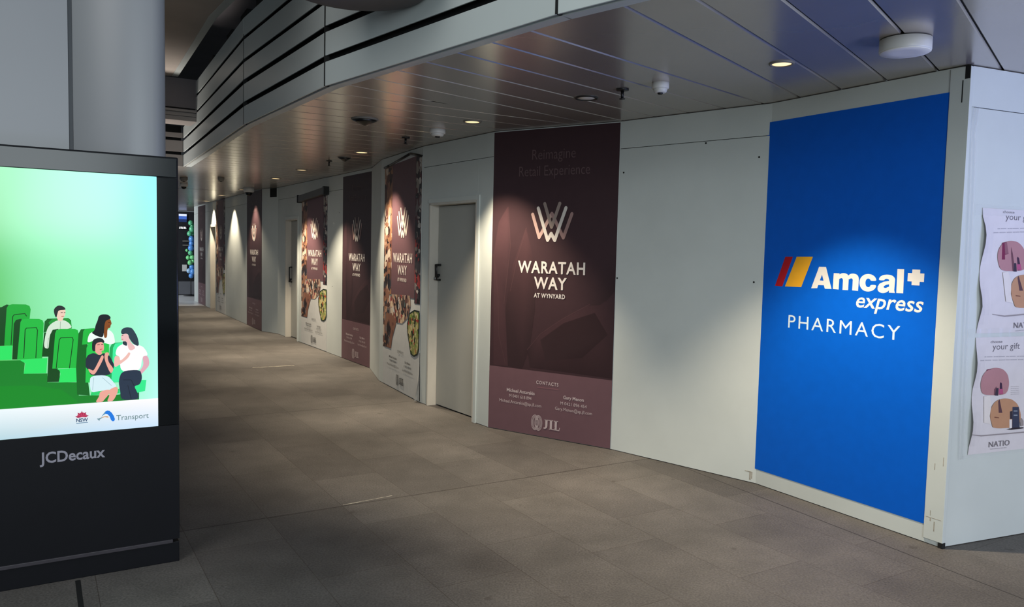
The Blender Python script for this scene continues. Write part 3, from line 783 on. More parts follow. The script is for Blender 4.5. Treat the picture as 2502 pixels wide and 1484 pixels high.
# clear corner edging with a buckled top, and the white foam strip edge above
mb = MB(); ee = [(2378, 262), (2368, 330), (2370, 345), (2366, 480), (2356, 700), (2348, 900), (2340, 1123)]
for wv, dx in ((0.006, 0), (0.004, 9)):
    mb.tube([sf.P(max(sf.u(x + dx, y), 0.012), sf.z(x + dx, y), 0.010) for x, y in ee], wv, CLEAR)
L_ = [(max(sf.u(x, y), 0.01), sf.z(x, y)) for x, y in ee]
for (ua, za), (ub, zb) in zip(L_, L_[1:]):
    mb.face([sf.P(ua, za, .008), sf.P(ua + .05, za, .0035), sf.P(ub + .05, zb, .0035), sf.P(ub, zb, .008)], CLEAR)
tag(mb.build('corner_edging'), 'clear plastic edging strip buckled at its top, down the corner beside the blue sign', 'edging')

# ------------------------------------------------------------------ ceiling of metal panels
S = [on_z(p[0], p[1], CEIL) for p in ((1470, 0), (1360, 28), (793, 206), (595, 301), (448, 405))]
S[0] = S[1] + (S[0] - S[1]).normalized() * 4.2
def head(deg): t = math.radians(deg); return Vector((math.sin(t), math.cos(t), 0))
far_a = (on_z(442.6, 460, CEIL).dot(A) + on_z(597.5, 469, CEIL).dot(A)) / 2
Q1 = S[1] + head(41) * 4.6; Q2 = S[2] + head(52) * 5.0; Q4 = S[4] + B * 7
def ABp(a, b2): p = A * a + B * b2; return Vector((p.x, p.y, CEIL))
s4a, s4b = S[4].dot(A), S[4].dot(B)
q2a, q2b = Q2.dot(A), Q2.dot(B)
SECT = [([S[0], S[1], Q1, Vector((6.5, 5.5, 0)), Vector((6.0, 0.5, 0))], 38.0, 0.29),
        ([S[1], S[2], Q2, Q1], 45.0, 0.295),
        ([S[2], S[3], S[4], ABp(s4a, 9), ABp(q2a + (9 - q2b) * (q2a - S[2].dot(A)) / (q2b - S[2].dot(B)), 9)], 58.5, 0.295),
        ([ABp(s4a, s4b - 3.5), ABp(far_a, s4b - 3.5), ABp(far_a, 9), ABp(s4a, 9)], 58.5, 0.295),
        ([ABp(far_a + .05, s4b - 3.5), ABp(31, s4b - 3.5), ABp(31, 9), ABp(far_a + .05, 9)], 58.5, 0.295)]
mb = MB()
for poly, hd, pitch in SECT:
    e = head(hd); qv = Vector((e.y, -e.x, 0)); P2 = [(p.x, p.y) for p in poly]
    ks = [Vector((p[0], p[1], 0)).dot(qv) for p in P2]; es = [Vector((p[0], p[1], 0)).dot(e) for p in P2]
    k = math.floor(min(ks) / pitch)
    while k * pitch < max(ks):
        q0 = k * pitch
        for a, b2, za, zb in ((0.0, .007, .009, 0), (.007, pitch - .014, 0, 0), (pitch - .014, pitch - .007, 0, .009)):
            rect = [e * (min(es) - 1) + qv * (q0 + a), e * (max(es) + 1) + qv * (q0 + a), e * (max(es) + 1) + qv * (q0 + b2), e * (min(es) - 1) + qv * (q0 + b2)]
            c = clip_poly([(p.x, p.y) for p in rect], P2)
            if len(c) > 2:
                mb.face([Vector((x, y, CEIL + za + (zb - za) * (Vector((x, y, 0)).dot(qv) - q0 - a) / (b2 - a))) for x, y in c], CEILM)
        k += 1
    mb.face([Vector((p[0], p[1], CEIL + .012)) for p in P2], CEILBACK)
tag(mb.build('ceiling', origin=(0, 0, CEIL)), 'low ceiling of grey metal panels fanning along the curved hoarding', 'ceiling', kind='structure')

# ------------------------------------------------------------------ stepped metal fascia at the edge of the low ceiling
BANDS = [(CEIL - .012, 2.806), (2.846, 2.996), (3.036, 3.180), (3.212, 3.374), (3.406, 3.56)]
fr = empty('trim_1', S[2]); tag(fr, 'curved stepped fascia of grey metal bands with dark slots above the low ceiling', 'fascia', kind='structure')
for i in range(4):
    fs = Surf(S[i], S[i + 1]) if (S[i + 1] - S[i]).dot(RT) > 0 else Surf(S[i + 1], S[i])
    for j, (z0, z1) in enumerate(BANDS):
        if i == 0 and j > 1: continue
        mm = MB(); mm.sbox(fs, 0.005, fs.w - 0.005, z0, z1, -0.010, 0.0, FASCIA); mm.build('fascia_panel', fr, bevel=0.002)
    mm = MB(); mm.sbox(fs, -.01, fs.w + .01, CEIL + .01, 3.56, -0.12, -0.06, DARK); mm.build('slot_backing', fr)
    mm = MB(); mm.sbox(fs, 0.0, fs.w, CEIL - .012, CEIL + .004, -0.10, -0.034, FASCIA); mm.build('edge_trim', fr, bevel=0.002)
for i in (1, 2, 3):
    n_ = (Surf(S[i + 1], S[i]).n + Surf(S[i], S[i - 1]).n).normalized(); t_ = Vector((n_.y, -n_.x, 0)) * (0.008 if i < 3 else 0.004)
    mm = MB(); o_ = S[i].copy(); o_.z = CEIL - .011
    mm.box(o_ - t_ - n_ * .03, t_ * 2, n_ * .0315, Vector((0, 0, 0.14 + .17 * (1 if i == 1 else 4) - .05)), DARK); mm.build('joint_strip', fr)
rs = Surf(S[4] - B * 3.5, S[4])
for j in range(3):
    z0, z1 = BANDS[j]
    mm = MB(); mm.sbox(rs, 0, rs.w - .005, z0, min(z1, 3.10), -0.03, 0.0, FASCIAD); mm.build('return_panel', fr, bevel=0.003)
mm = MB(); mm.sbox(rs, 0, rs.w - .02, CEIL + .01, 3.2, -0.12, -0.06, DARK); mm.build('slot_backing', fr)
# black brackets standing behind the top band
fs3 = Surf(S[4], S[3])
for (px, py) in ((499, 160), (541, 106), (574, 62), (611, 18)):
    u, z = fs3.uv(px, py); mm = MB(); mm.sbox(fs3, u, u + .30, 3.4, 3.68, -0.30, -0.05, DARK); mm.build('bracket', fr)

# ribbed beam end and dark wall where the fascia meets the cross structure
u, z = fs3.uv(480, 271); zlo = fs3.z(478, 300); pc = fs3.P(u, 0, 0.0)
bs = Surf(pc - B * 3.5, pc)
mm = MB()
zr = [zlo, zlo + (z - zlo) * .36, zlo + (z - zlo) * .42, zlo + (z - zlo) * .72, zlo + (z - zlo) * .78, z]
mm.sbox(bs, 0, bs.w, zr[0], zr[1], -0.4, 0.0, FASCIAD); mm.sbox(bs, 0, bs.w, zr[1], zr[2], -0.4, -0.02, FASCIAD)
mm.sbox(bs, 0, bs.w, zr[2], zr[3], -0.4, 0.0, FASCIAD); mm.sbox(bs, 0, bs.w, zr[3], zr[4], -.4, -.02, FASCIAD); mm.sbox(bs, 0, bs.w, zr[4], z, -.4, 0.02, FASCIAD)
tag(mm.build('beam'), 'ribbed grey cross beam meeting the stepped fascia behind the white column', 'beam', kind='structure')
mm = MB(); mm.sbox(bs, 0, bs.w + .02, z + .03, bs.z(428, 186) - .004, -0.5, -0.06, CONCD)
tag(mm.build('wall_upper'), 'dark grey wall above the ribbed cross beam', 'wall', kind='structure')
# high slab edge over the concourse
ZS = bs.z(428, 186)
e_ = [on_z(428, 186, ZS), on_z(520, 42, ZS), on_z(562, 0, ZS), on_z(760, -250, ZS)]
lft = [Vector((p.x - 2.5, p.y - .5, 0)) for p in e_]
mm = MB(); pts = [(p.x, p.y) for p in e_] + [(p.x, p.y) for p in lft[::-1]]
mm.prism(pts, ZS, ZS + .5, CONC)
for a, b2 in zip(e_, e_[1:]):
    s_ = Surf(a, b2) if (b2 - a).dot(RT) > 0 else Surf(b2, a)
    mm.sbox(s_, 0, s_.w, ZS - .004, ZS + .05, -0.03, 0.035, HOARD)  # paler strip: the light on the slab edge is put into its colour
tag(mm.build('slab'), 'beige concrete slab with its lit edge put in as a paler strip, high above the concourse', 'slab', kind='structure')
mm = MB(); mm.prism([(-14, 4), (6, 5), (6, 34), (-24, 34)], 4.7, 4.8, CONCD)
tag(mm.build('ceiling_upper'), 'dark high ceiling over the concourse', 'ceiling', kind='structure')
# round dark canopy overhead in front of the fascia
fs1 = Surf(S[2], S[1])
c0 = CAM + ray(868, -30).normalized() * 4.4
mm = MB(); mm.lathe((c0.x, c0.y, c0.z - .02), [(0.02, -0.03), (0.22, -0.02), (0.36, 0.01), (0.42, 0.06), (0.42, 0.8)], CONCD, n=48)
tag(mm.build('ceiling_rose'), 'round dark grey column head overhead at the top edge of the view', 'column', kind='structure')

# ------------------------------------------------------------------ column and advertising kiosk
KB = on_z(441, 1372)                                      # near right foot of the kiosk
ks = Surf(KB - B * 2.0, KB); KU = ks.w
KH = ks.z(441, 385)
KC = ks.u(177, 1118); KW = 2 * (KU - KC)
KL = KU - KW
cs = Surf(KB + A * 0.42 - B * 3.2, KB + A * 0.42 + B * 0.6)
ce = cs.u(408, 200)
cr = empty('column', cs.P(ce - .8, 0)); tag(cr, 'wide column clad in pale grey panels behind the lit advertising kiosk', 'column', kind='structure')
cg0, cg1 = cs.u(166, 150), cs.u(177.5, 150)
mm = MB(); mm.sbox(cs, ce - 2.6, ce - .03, 0, 4.69, -0.55, -0.03, CLADGAP); mm.build('core', cr)
def cladding(u0, u1, r0, r1):
    mm = MB(); pr = []
    n = 8
    if r0: pr += [(u0 + r0 - r0 * math.sin(i / n * math.pi / 2) - 0, -(r0 - r0 * math.cos((i) / n * math.pi / 2)) ) for i in range(n, -1, -1)]
    else: pr += [(u0, -.03), (u0, 0)]
    if r1: pr += [(u1 - r1 + r1 * math.sin(i / n * math.pi / 2), -(r1 - r1 * math.cos(i / n * math.pi / 2))) for i in range(n + 1)] + [(u1, -.5)]
    else: pr += [(u1, 0), (u1, -.03)]
    pts = [cs.P(u, 0, o_) for u, o_ in pr] + [cs.P(u - (0.02 if (r1 and k >= 2) else 0), 0, o_ - .02) for k, (u, o_) in list(enumerate(pr))[::-1]]
    nn = len(pr); a = [Vector((p.x, p.y, 0.0)) for p in pts[:nn]]; b2 = [Vector((p.x, p.y, 4.69)) for p in pts[:nn]]
    mm.mesh(a + b2, [(i, i + 1, nn + i + 1, nn + i) for i in range(nn - 1)], CLAD, smooth=bool(r1))
    return mm.build('cladding_panel', cr)
cladding(ce - 2.6, cg0, 0, 0); cladding(cg1, ce, 0, 0.07)

kr = empty('advertising_kiosk', ks.P(KC, 0, -0.1)); tag(kr, 'tall black advertising kiosk with a lit green travel screen in front of the pale column', 'advertising kiosk')
SR, ST, SB = ks.u(384.5, 700), ks.z(384.5, 432), ks.z(384.5, 1042)
SL = KL + (KU - SR)
zt0 = ks.z(385, 433)
mm = MB(); mm.sbox(ks, KL, KU, 0.16, KH, -0.20, -0.014, CASE); mm.build('casing', kr, bevel=0.006)
mm = MB(); mm.sbox(ks, KL + .008, KU - .008, zt0 + .003, KH - .008, -0.014, 0.0, GLASSTOP); mm.build('header_glass', kr, bevel=0.002)
for a_, b_ in ((SR, KU - .008), (KL + .008, SL)):
    mm = MB(); mm.sbox(ks, a_, b_, SB, zt0 - .002, -0.014, 0.0, GLASSBLK); mm.build('bezel', kr, bevel=0.0015)
ZL = ks.z(414, 1322)
mm = MB(); mm.sbox(ks, KL + .004, KU - .004, ZL + .006, SB - .001, -0.014, 0.0, CASE)
mm.lay = 1
ptext(mm, ks, Out(ks, 0.0004), 'JCDecaux', (97, 1133), (257, 1117), 25, PRINT, (150, 148, 158), bold=0.022)
mm.build('lower_panel', kr)
mm = MB(); mm.sbox(ks, KL + .06, KU - .035, ZL - .012, ZL + .006, -0.03, 0.006, paint('ledge_metal', (52, 48, 54), 0.5, 0.15, 20)); mm.build('ledge', kr, bevel=0.002)
mm = MB(); mm.sbox(ks, KL + .004, KU - .004, 0.0, ZL - .012, -0.19, -0.008, CASE); mm.build('plinth', kr, bevel=0.003)

# the screen: a drawing made of flat shapes, given in zoomed photograph coordinates
mb = MB(); off = -0.006
def bg(u, z):
    s = (u - ks.u(0, 700)) / (SR - ks.u(0, 700)); t = (z - SB) / (ST - SB)
    s = min(max(s, -.6), 1); t = min(max(t, 0), 1)
    bl, br, tl, tr, md = (96, 192, 84), (196, 255, 250), (100, 206, 132), (150, 244, 255), (160, 255, 196)
    c = [bl[i] * (1 - s) * (1 - t) + br[i] * s * (1 - t) + tl[i] * (1 - s) * t + tr[i] * s * t for i in range(3)]
    w = max(0, 1 - ((s - .55) / .6) ** 2 - ((t - .5) / .75) ** 2) * .7
    return tuple(min(255, max(0, c[i] * (1 - w) + md[i] * w)) for i in range(3))
N1, N2 = 14, 20
for i in range(N1):
    for j in range(N2):
        u_ = [SL + (SR - SL) * k / N1 for k in (i, i + 1)]; z_ = [SB + (ST - SB) * k / N2 for k in (j, j + 1)]
        cs_ = [(u_[0], z_[0]), (u_[1], z_[0]), (u_[1], z_[1]), (u_[0], z_[1])]
        mb.face([ks.P(u, z, off) for u, z in cs_], SCREEN, [bg(*p) for p in cs_])
KV = Out(ks, off)
def E(pts, col): D(chaikin(pts), col)
def D(pts, col):
    out = []
    for x, y in pts:
        u, z = ks.uv(x / 3.711, 700 + y / 3.711)
        if x <= 0: u = SL
        out.append((min(max(u, SL), SR), max(z, SB)))
    mb.pr(KV, out, SCREEN, col)
def line(pts, w, col): stroke(mb, KV, [ks.uv(x / 3.711, 700 + y / 3.711) for x, y in pts], w, SCREEN, col)
gd, gk, gb, gl = (12, 128, 34), (8, 70, 18), (30, 185, 62), (44, 228, 100)
skin, skin2 = (236, 168, 152), (226, 172, 186)
D([(0, 672), (205, 672), (224, 700), (215, 795), (430, 792), (430, 872), (715, 872), (715, 992), (815, 992), (1060, 985), (1262, 965), (1262, 1028), (1080, 1045), (0, 1118)], (16, 130, 36))
D([(0, 900), (300, 900), (560, 940), (700, 1040), (700, 1070), (0, 1118)], (12, 138, 32))
D([(0, 540), (0, 200), (12, 190), (60, 165), (110, 175), (60, 540)], gk)
D([(38, 540), (60, 200), (75, 172), (110, 163), (235, 165), (268, 180), (278, 210), (265, 330), (150, 330), (115, 540)], (24, 170, 52))
line([(100, 530), (115, 275), (130, 258), (225, 248), (240, 270)], .0035, gk)
D([(0, 545), (112, 540), (105, 668), (0, 670)], gl)
D([(110, 665), (125, 340), (145, 305), (195, 295), (190, 665)], gk)
D([(155, 668), (185, 325), (200, 303), (230, 295), (355, 297), (385, 308), (396, 335), (383, 655)], gb)
line([(215, 650), (228, 395), (240, 380), (330, 375), (340, 400), (325, 650)], .0035, gk)
D([(175, 668), (430, 652), (420, 790), (215, 795), (230, 700)], gl)
D([(395, 420), (405, 320), (430, 295), (620, 288), (645, 310), (652, 385), (500, 400)], (12, 96, 28))
D([(440, 330), (470, 300), (620, 290), (645, 320), (652, 385), (480, 395)], (28, 150, 50))
D([(380, 640), (400, 420), (470, 420), (470, 640)], gk)
# seated man
E([(395, 556), (412, 440), (435, 370), (470, 335), (520, 308), (580, 306), (630, 335), (658, 384), (480, 400), (452, 440), (444, 520), (440, 570)], (214, 232, 212))
E([(505, 225), (520, 306), (548, 322), (575, 300), (574, 285), (592, 262), (596, 212), (550, 195)], (240, 206, 186))
E([(488, 232), (490, 205), (520, 176), (552, 175), (580, 186), (595, 205), (592, 214), (530, 218), (522, 246), (510, 292), (496, 262)], (34, 40, 40))
line([(553, 240), (566, 238)], .003, (60, 40, 40)); line([(582, 240), (590, 238)], .003, (60, 40, 40)); line([(560, 274), (578, 272)], .003, (190, 90, 80))
line([(548, 322), (546, 385)], .002, (150, 170, 150)); line([(440, 470), (430, 560)], .002, (150, 170, 150))
# middle seat row
D([(428, 870), (438, 640), (460, 430), (478, 395), (530, 386), (520, 745), (545, 765), (540, 868)], gk)
D([(474, 748), (500, 430), (512, 398), (545, 387), (680, 387), (705, 398), (714, 430), (705, 742)], gb)
line([(510, 742), (538, 485), (552, 468), (655, 464), (664, 485), (630, 742)], .0035, gk)
D([(516, 752), (720, 740), (716, 868), (532, 874), (548, 795), (540, 765)], gl)
D([(700, 985), (690, 740), (712, 430), (735, 390), (860, 380), (800, 470), (780, 700), (815, 992)], (10, 100, 28))
D([(745, 530), (755, 410), (770, 388), (860, 382), (850, 520)], gb)
D([(775, 875), (785, 560), (800, 525), (870, 512), (990, 520), (990, 870)], (34, 200, 76))
D([(980, 875), (995, 560), (1020, 515), (1110, 508), (1110, 870)], (30, 170, 90))
D([(1010, 870), (1025, 560), (1045, 520), (1110, 510), (1120, 870)], (64, 240, 160))
D([(820, 992), (830, 960), (1090, 930), (1090, 972)], (40, 210, 110))
D([(1080, 975), (1085, 900), (1290, 850), (1328, 850), (1316, 950), (1240, 968)], (50, 235, 142))
D([(1095, 1035), (1090, 975), (1262, 965), (1262, 1026)], (14, 110, 50))
# woman at the back
E([(790, 518), (800, 455), (820, 420), (900, 400), (990, 392), (1030, 430), (1044, 500), (1038, 520), (985, 530), (880, 480)], (240, 250, 246))
E([(940, 470), (945, 310), (990, 288), (1004, 305), (1014, 342), (1004, 352), (1000, 378), (974, 384), (972, 468)], (136, 74, 24))
E([(886, 310), (895, 270), (925, 254), (975, 255), (1002, 275), (1004, 296), (960, 310), (948, 350), (945, 400), (936, 466), (885, 455), (828, 424), (858, 400), (868, 350)], (18, 24, 28))
line([(985, 330), (998, 328)], .003, (50, 20, 10)); line([(982, 362), (996, 360)], .003, (90, 30, 20))
# woman on the right
E([(1045, 622), (1060, 560), (1090, 535), (1150, 510), (1215, 530), (1290, 540), (1330, 590), (1342, 628), (1290, 640), (1276, 760), (1180, 772), (1098, 768), (1086, 690), (1085, 636)], (255, 251, 253))
E([(1095, 460), (1105, 440), (1125, 420), (1165, 438), (1180, 500), (1235, 560), (1190, 585), (1165, 570), (1150, 500), (1108, 498)], (238, 190, 190))
E([(1096, 420), (1105, 388), (1145, 370), (1195, 376), (1220, 410), (1248, 460), (1262, 528), (1250, 545), (1205, 520), (1170, 470), (1165, 438), (1140, 428), (1110, 440)], (46, 62, 76))
E([(1110, 500), (1150, 500), (1155, 545), (1115, 530)], (40, 54, 66))
line([(1106, 448), (1116, 446)], .003, (60, 40, 50)); line([(1104, 482), (1116, 481)], .003, (190, 80, 90))
E([(1290, 636), (1342, 626), (1360, 712), (1310, 770), (1250, 830), (1228, 866), (1208, 850), (1222, 805), (1262, 776), (1305, 715)], skin2)
E([(1040, 626), (1085, 638), (1090, 682), (1145, 630), (1168, 596), (1186, 610), (1160, 655), (1100, 700), (1050, 735), (1032, 720)], (240, 190, 180))
E([(1105, 768), (1270, 756), (1288, 810), (1286, 850), (1265, 895), (1215, 905), (1245, 960), (1265, 1026), (1100, 1036), (1088, 940), (1074, 860)], (38, 52, 72))
line([(1120, 850), (1190, 850), (1215, 900)], .003, (22, 32, 48)); line([(1160, 900), (1190, 1020)], .003, (24, 34, 50))
# woman in front
E([(835, 590), (835, 505), (852, 480), (890, 468), (930, 474), (948, 500), (945, 515), (870, 520), (866, 560), (870, 590)], (32, 36, 40))
E([(862, 596), (866, 515), (935, 502), (946, 560), (932, 602), (905, 630), (880, 612)], (236, 164, 152))
E([(776, 738), (778, 660), (795, 625), (850, 602), (905, 630), (950, 600), (995, 630), (1020, 680), (1040, 720), (1000, 812), (820, 812), (808, 760)], (36, 46, 60))
E([(798, 745), (830, 760), (850, 768), (900, 670), (925, 620), (945, 640), (918, 700), (862, 800), (832, 800), (808, 775)], skin)
E([(945, 640), (955, 600), (985, 600), (990, 620), (975, 640), (985, 690), (1030, 745), (1020, 780), (1000, 790), (960, 700)], skin)
E([(918, 600), (925, 580), (945, 592), (965, 600), (950, 612)], (80, 210, 90))
line([(884, 532), (902, 528)], .003, (70, 40, 40)); line([(920, 528), (934, 526)], .003, (70, 40, 40)); line([(908, 574), (926, 570)], .003, (190, 70, 70))
E([(822, 812), (975, 806), (1030, 870), (1062, 910), (1000, 940), (900, 950), (828, 968), (812, 880)], (214, 240, 246))
line([(850, 830), (840, 940)], .002, (160, 190, 200)); line([(930, 830), (1010, 900)], .002, (160, 190, 200))
E([(905, 955), (985, 935), (1000, 950), (985, 985), (945, 1030), (930, 1050), (862, 1055), (900, 1000)], skin)
E([(985, 940), (1060, 905), (1074, 945), (1045, 1010), (1020, 1044), (968, 1047), (995, 990)], skin)
# white footer with the two marks
zf0 = ks.z(0, 700 + 1115 / 3.711); zf1 = ks.z(1425 / 3.711, 700 + 1018 / 3.711); zf = (zf0 + zf1) / 2
mb.pr(KV, [(SL, SB), (SR, SB), (SR, zf), (SL, zf)], SCREEN, [(180, 214, 224), (206, 230, 255), (255, 252, 254), (236, 248, 252)])
def LQ(x, y): return ks.uv(170 + x / 11.373, 980 + y / 11.373)
for k in range(9):                                          # red flower
    a = math.pi * (0.06 + 0.88 * k / 8); c = LQ(345, 455); r_ = 0.030 if k % 2 == 0 else 0.025
    tip = (c[0] + math.cos(a) * r_ * .95, c[1] + math.sin(a) * r_); w = .0055; nx, nz_ = -math.sin(a) * w, math.cos(a) * w
    mid = (c[0] + math.cos(a) * r_ * .55, c[1] + math.sin(a) * r_ * .55)
    mb.pr(KV, [c, (mid[0] - nx, mid[1] - nz_), tip, (mid[0] + nx, mid[1] + nz_)], SCREEN, (200, 60, 96) if k % 2 else (170, 40, 80))
text(mb, KV, 'NSW', LQ(185, 570)[0], LQ(515, 570)[0], (LQ(185, 590)[1] + LQ(515, 570)[1]) / 2, .0155, SCREEN, (44, 74, 110), bold=.03)
stroke(mb, KV, [(LQ(195, 620)[0], (LQ(195, 628)[1] + LQ(505, 600)[1]) / 2), (LQ(505, 620)[0], (LQ(195, 628)[1] + LQ(505, 600)[1]) / 2)], .003, SCREEN, (90, 130, 160))
mb.pr(KV, [LQ(*p) for p in [(880, 455), (920, 390), (990, 300), (1050, 270), (1110, 280), (1170, 330), (1230, 420), (1262, 510), (1240, 565), (1190, 570), (1150, 530), (1110, 430), (1050, 370), (1000, 365), (940, 400)]], SCREEN, (24, 120, 224))
mb.pr(KV, [LQ(*p) for p in [(880, 455), (920, 390), (990, 300), (1000, 365), (940, 400)]], SCREEN, (90, 150, 190))
mb.pr(KV, [LQ(*p) for p in [(830, 510), (900, 455), (980, 430), (1050, 425), (1095, 460), (1050, 465), (980, 452), (910, 475)]], SCREEN, (206, 158, 110))
mb.pr(KV, [LQ(*p) for p in [(760, 490), (800, 495), (900, 455), (910, 475), (840, 520), (830, 560), (790, 530)]], SCREEN, (120, 150, 160))
tz = (LQ(1330, 540)[1] + LQ(2195, 475)[1]) / 2
text(mb, KV, 'Transport', LQ(1300, 500)[0], LQ(2200, 420)[0], tz, .025, SCREEN, (110, 138, 142), bold=.004)
mb.build('screen', kr)

# ------------------------------------------------------------------ ceiling fittings
def zc(px, py): return on_z(px, py, CEIL)
def width_at(px, py, wpx):
    return (zc(px + wpx / 2, py) - zc(px - wpx / 2, py)).length / 2
LAMP = (1.0, 0.84, 0.62)
def downlight(px, py, wpx, label, power=240.0, lit=True, aim=None):
    p = zc(px, py); r = width_at(px, py, wpx)
    root = empty('downlight', p); tag(root, label, 'downlight', 'recessed ceiling downlights')
    mm = MB(); mm.lathe(p, [(r * .80, 0.0), (r * .80, -.006), (r, -.008), (r * 1.06, -.004), (r * 1.06, 0.004)], WHITEPL if not lit else GREYPL, n=36)
    # open ring: rebuild without the inner disc
    mm = MB(); n = 36; V_ = []
    prof = [(r * .82, .004), (r * .82, -.003), (r * .86, -.008), (r * 1.04, -.007), (r * 1.08, 0.0), (r * 1.08, .004)]
    for rr, z in prof:
        for i in range(n): V_.append(p + Vector((rr * math.cos(6.2832 * i / n), rr * math.sin(6.2832 * i / n), z)))
    mm.mesh(V_, [(k * n + i, k * n + (i + 1) % n, (k + 1) * n + (i + 1) % n, (k + 1) * n + i) for k in range(len(prof) - 1) for i in range(n)], GREYPL if lit else BLACKMETAL, smooth=True)
    mm.build('trim_ring', root)
    mm = MB(); mm.lathe(p, [(r * .3, -.0045), (r * .815, -.003), (r * .815, .002)], LENS if lit else LENSOFF, n=36); mm.build('lens', root)
    if lit:
        l = bpy.data.lights.new('lamp', 'SPOT'); l.energy = power; l.color = LAMP; l.spot_size = math.radians(88); l.spot_blend = 0.6; l.shadow_soft_size = 0.035
        o = bpy.data.objects.new('lamp', l); COL.objects.link(o); o.parent = root; o.location = (0, 0, -0.02)
        if aim: o.rotation_euler = Vector(aim).to_track_quat('-Z', 'Y').to_euler()
    return root
downlight(1910, 155, 58, 'lit downlight nearest the camera, above the blue pharmacy sign')
downlight(1154, 297, 42, 'lit downlight above the near grey door', 230)
downlight(884, 372, 32, 'lit downlight above the near food poster', 215)
downlight(737, 415, 25, 'lit downlight above the food poster with the roller case', 220)
downlight(674, 436, 22, 'lit downlight above the recess corner', 300)
downlight(590, 463, 14, 'lit downlight over the plain white far boards beside the dome camera', 190)
downlight(541, 477, 16, 'lit downlight above the farthest food poster and the open doorway', 190)
downlight(503, 491, 14, 'farthest lit downlight, above the farthest maroon banner', 190)
downlight(1433, 239, 54, 'unlit round downlight in the ceiling over the large maroon banner', lit=False)

# big surface-mounted round light
p = zc(2213, 96); r = width_at(2213, 96, 122)
root = empty('surface_light', p); tag(root, 'large round white surface light, unlit, at the near right of the ceiling', 'ceiling light')
mm = MB(); mm.lathe(p, [(r * .985, -.062), (r, -.055), (r, -.004)], WHITEPL, n=56); mm.build('housing', root)
mm = MB(); mm.lathe(p, [(r * .5, -.0655), (r * .94, -.065), (r * .965, -.062)], LENSOFF, n=56); mm.build('diffuser', root)
mm = MB(); mm.lathe(p, [(r * .97, -.004), (r * .97, .002)], DARK, n=56); mm.build('gasket', root)

def speaker(px, py, wpx, label):
    p = zc(px, py); r = width_at(px, py, wpx)
    root = empty('ceiling_vent', p); tag(root, label, 'vent', 'dark round ceiling vents')
    mm = MB(); mm.lathe(p, [(r * .9, -.012), (r, -.006), (r, .002)], GREYPL, n=40); mm.build('rim', root)
    mm = MB(); mm.lathe(p, [(r * .06, -.055), (r * .12, -.054), (r * .55, -.03), (r * .92, -.0125)], BLACKMETAL, n=40); mm.build('cone', root)
speaker(891, 291, 64, 'dark cone shaped round vent in the ceiling just inside the stepped fascia')
speaker(842, 384, 32, 'small dark round vent beside the lit downlight over the near food poster')

def smoke(px, py, wpx, label, tone=WHITEPL):
    p = zc(px, py); r = width_at(px, py, wpx)
    root = empty('smoke_detector', p); tag(root, label, 'smoke detector', 'ceiling smoke detectors')
    mm = MB(); mm.lathe(p, [(r * .95, -.036), (r, -.030), (r, .002)], tone, n=32); mm.build('base', root)
    mm = MB(); mm.lathe(p, [(r * .62, -.060), (r * .72, -.056), (r * .80, -.044), (r * .82, -.036)], tone, n=32)
    ch = mm.build('chamber', root)
    mm = MB(); mm.lathe(p, [(r * .18, -.071), (r * .30, -.068), (r * .34, -.0595)], BLACKMETAL, n=20); mm.build('sensor', ch)
smoke(1614, 203, 42, 'white smoke detector in the near ceiling beside a sprinkler head')
smoke(1069, 317, 38, 'pale smoke detector in the ceiling above the near grey door')
smoke(540, 434, 14, 'far small smoke detector near the ceiling joint', GREYPL)
smoke(449, 434, 16, 'far smoke detector half hidden by the black kiosk', GREYPL)

def sprinkler(px, py, wpx, label):
    p = zc(px, py); r = width_at(px, py, wpx)
    root = empty('sprinkler_head', p); tag(root, label, 'sprinkler', 'ceiling sprinkler heads')
    mm = MB(); mm.lathe(p, [(r * .5, -.012), (r, -.008), (r, .002)], BLACKMETAL, n=24); mm.build('rosette', root)
    mm = MB(); mm.lathe(p, [(.009, -.06), (.011, -.012)], BLACKMETAL, n=12); mm.build('stem', root)
    mm = MB(); mm.lathe(p, [(.019, -.064), (.021, -.060)], BLACKMETAL, n=16); mm.build('deflector', root)
sprinkler(1521, 218, 32, 'dark sprinkler head beside the unlit downlight near the camera')
sprinkler(991, 336, 20, 'dark sprinkler head in the ceiling just before the near food poster')
sprinkler(804, 393, 14, 'small dark sprinkler head in the ceiling over the recessed stretch')

def dome(px, py, wpx, label):
    p = zc(px, py); r = width_at(px, py, wpx)
    root = empty('security_camera', p); tag(root, label, 'security camera', 'dome cameras under the far ceiling')
    mm = MB(); mm.lathe(p, [(r * .8, -r * .9), (r, -r * .7), (r, .002)], WHITEPL, n=28); mm.build('housing', root)
    mm = MB(); mm.lathe(p, [(r * .02, -r * 1.55), (r * .3, -r * 1.5), (r * .55, -r * 1.3), (r * .7, -r * .9)], GLASSBLK, n=24); mm.build('dome', root)
dome(608, 459, 22, 'white dome camera under the ceiling at the top of the far maroon banner')
dome(449, 448, 16, 'white dome camera at the ceiling joint beside the black kiosk edge')

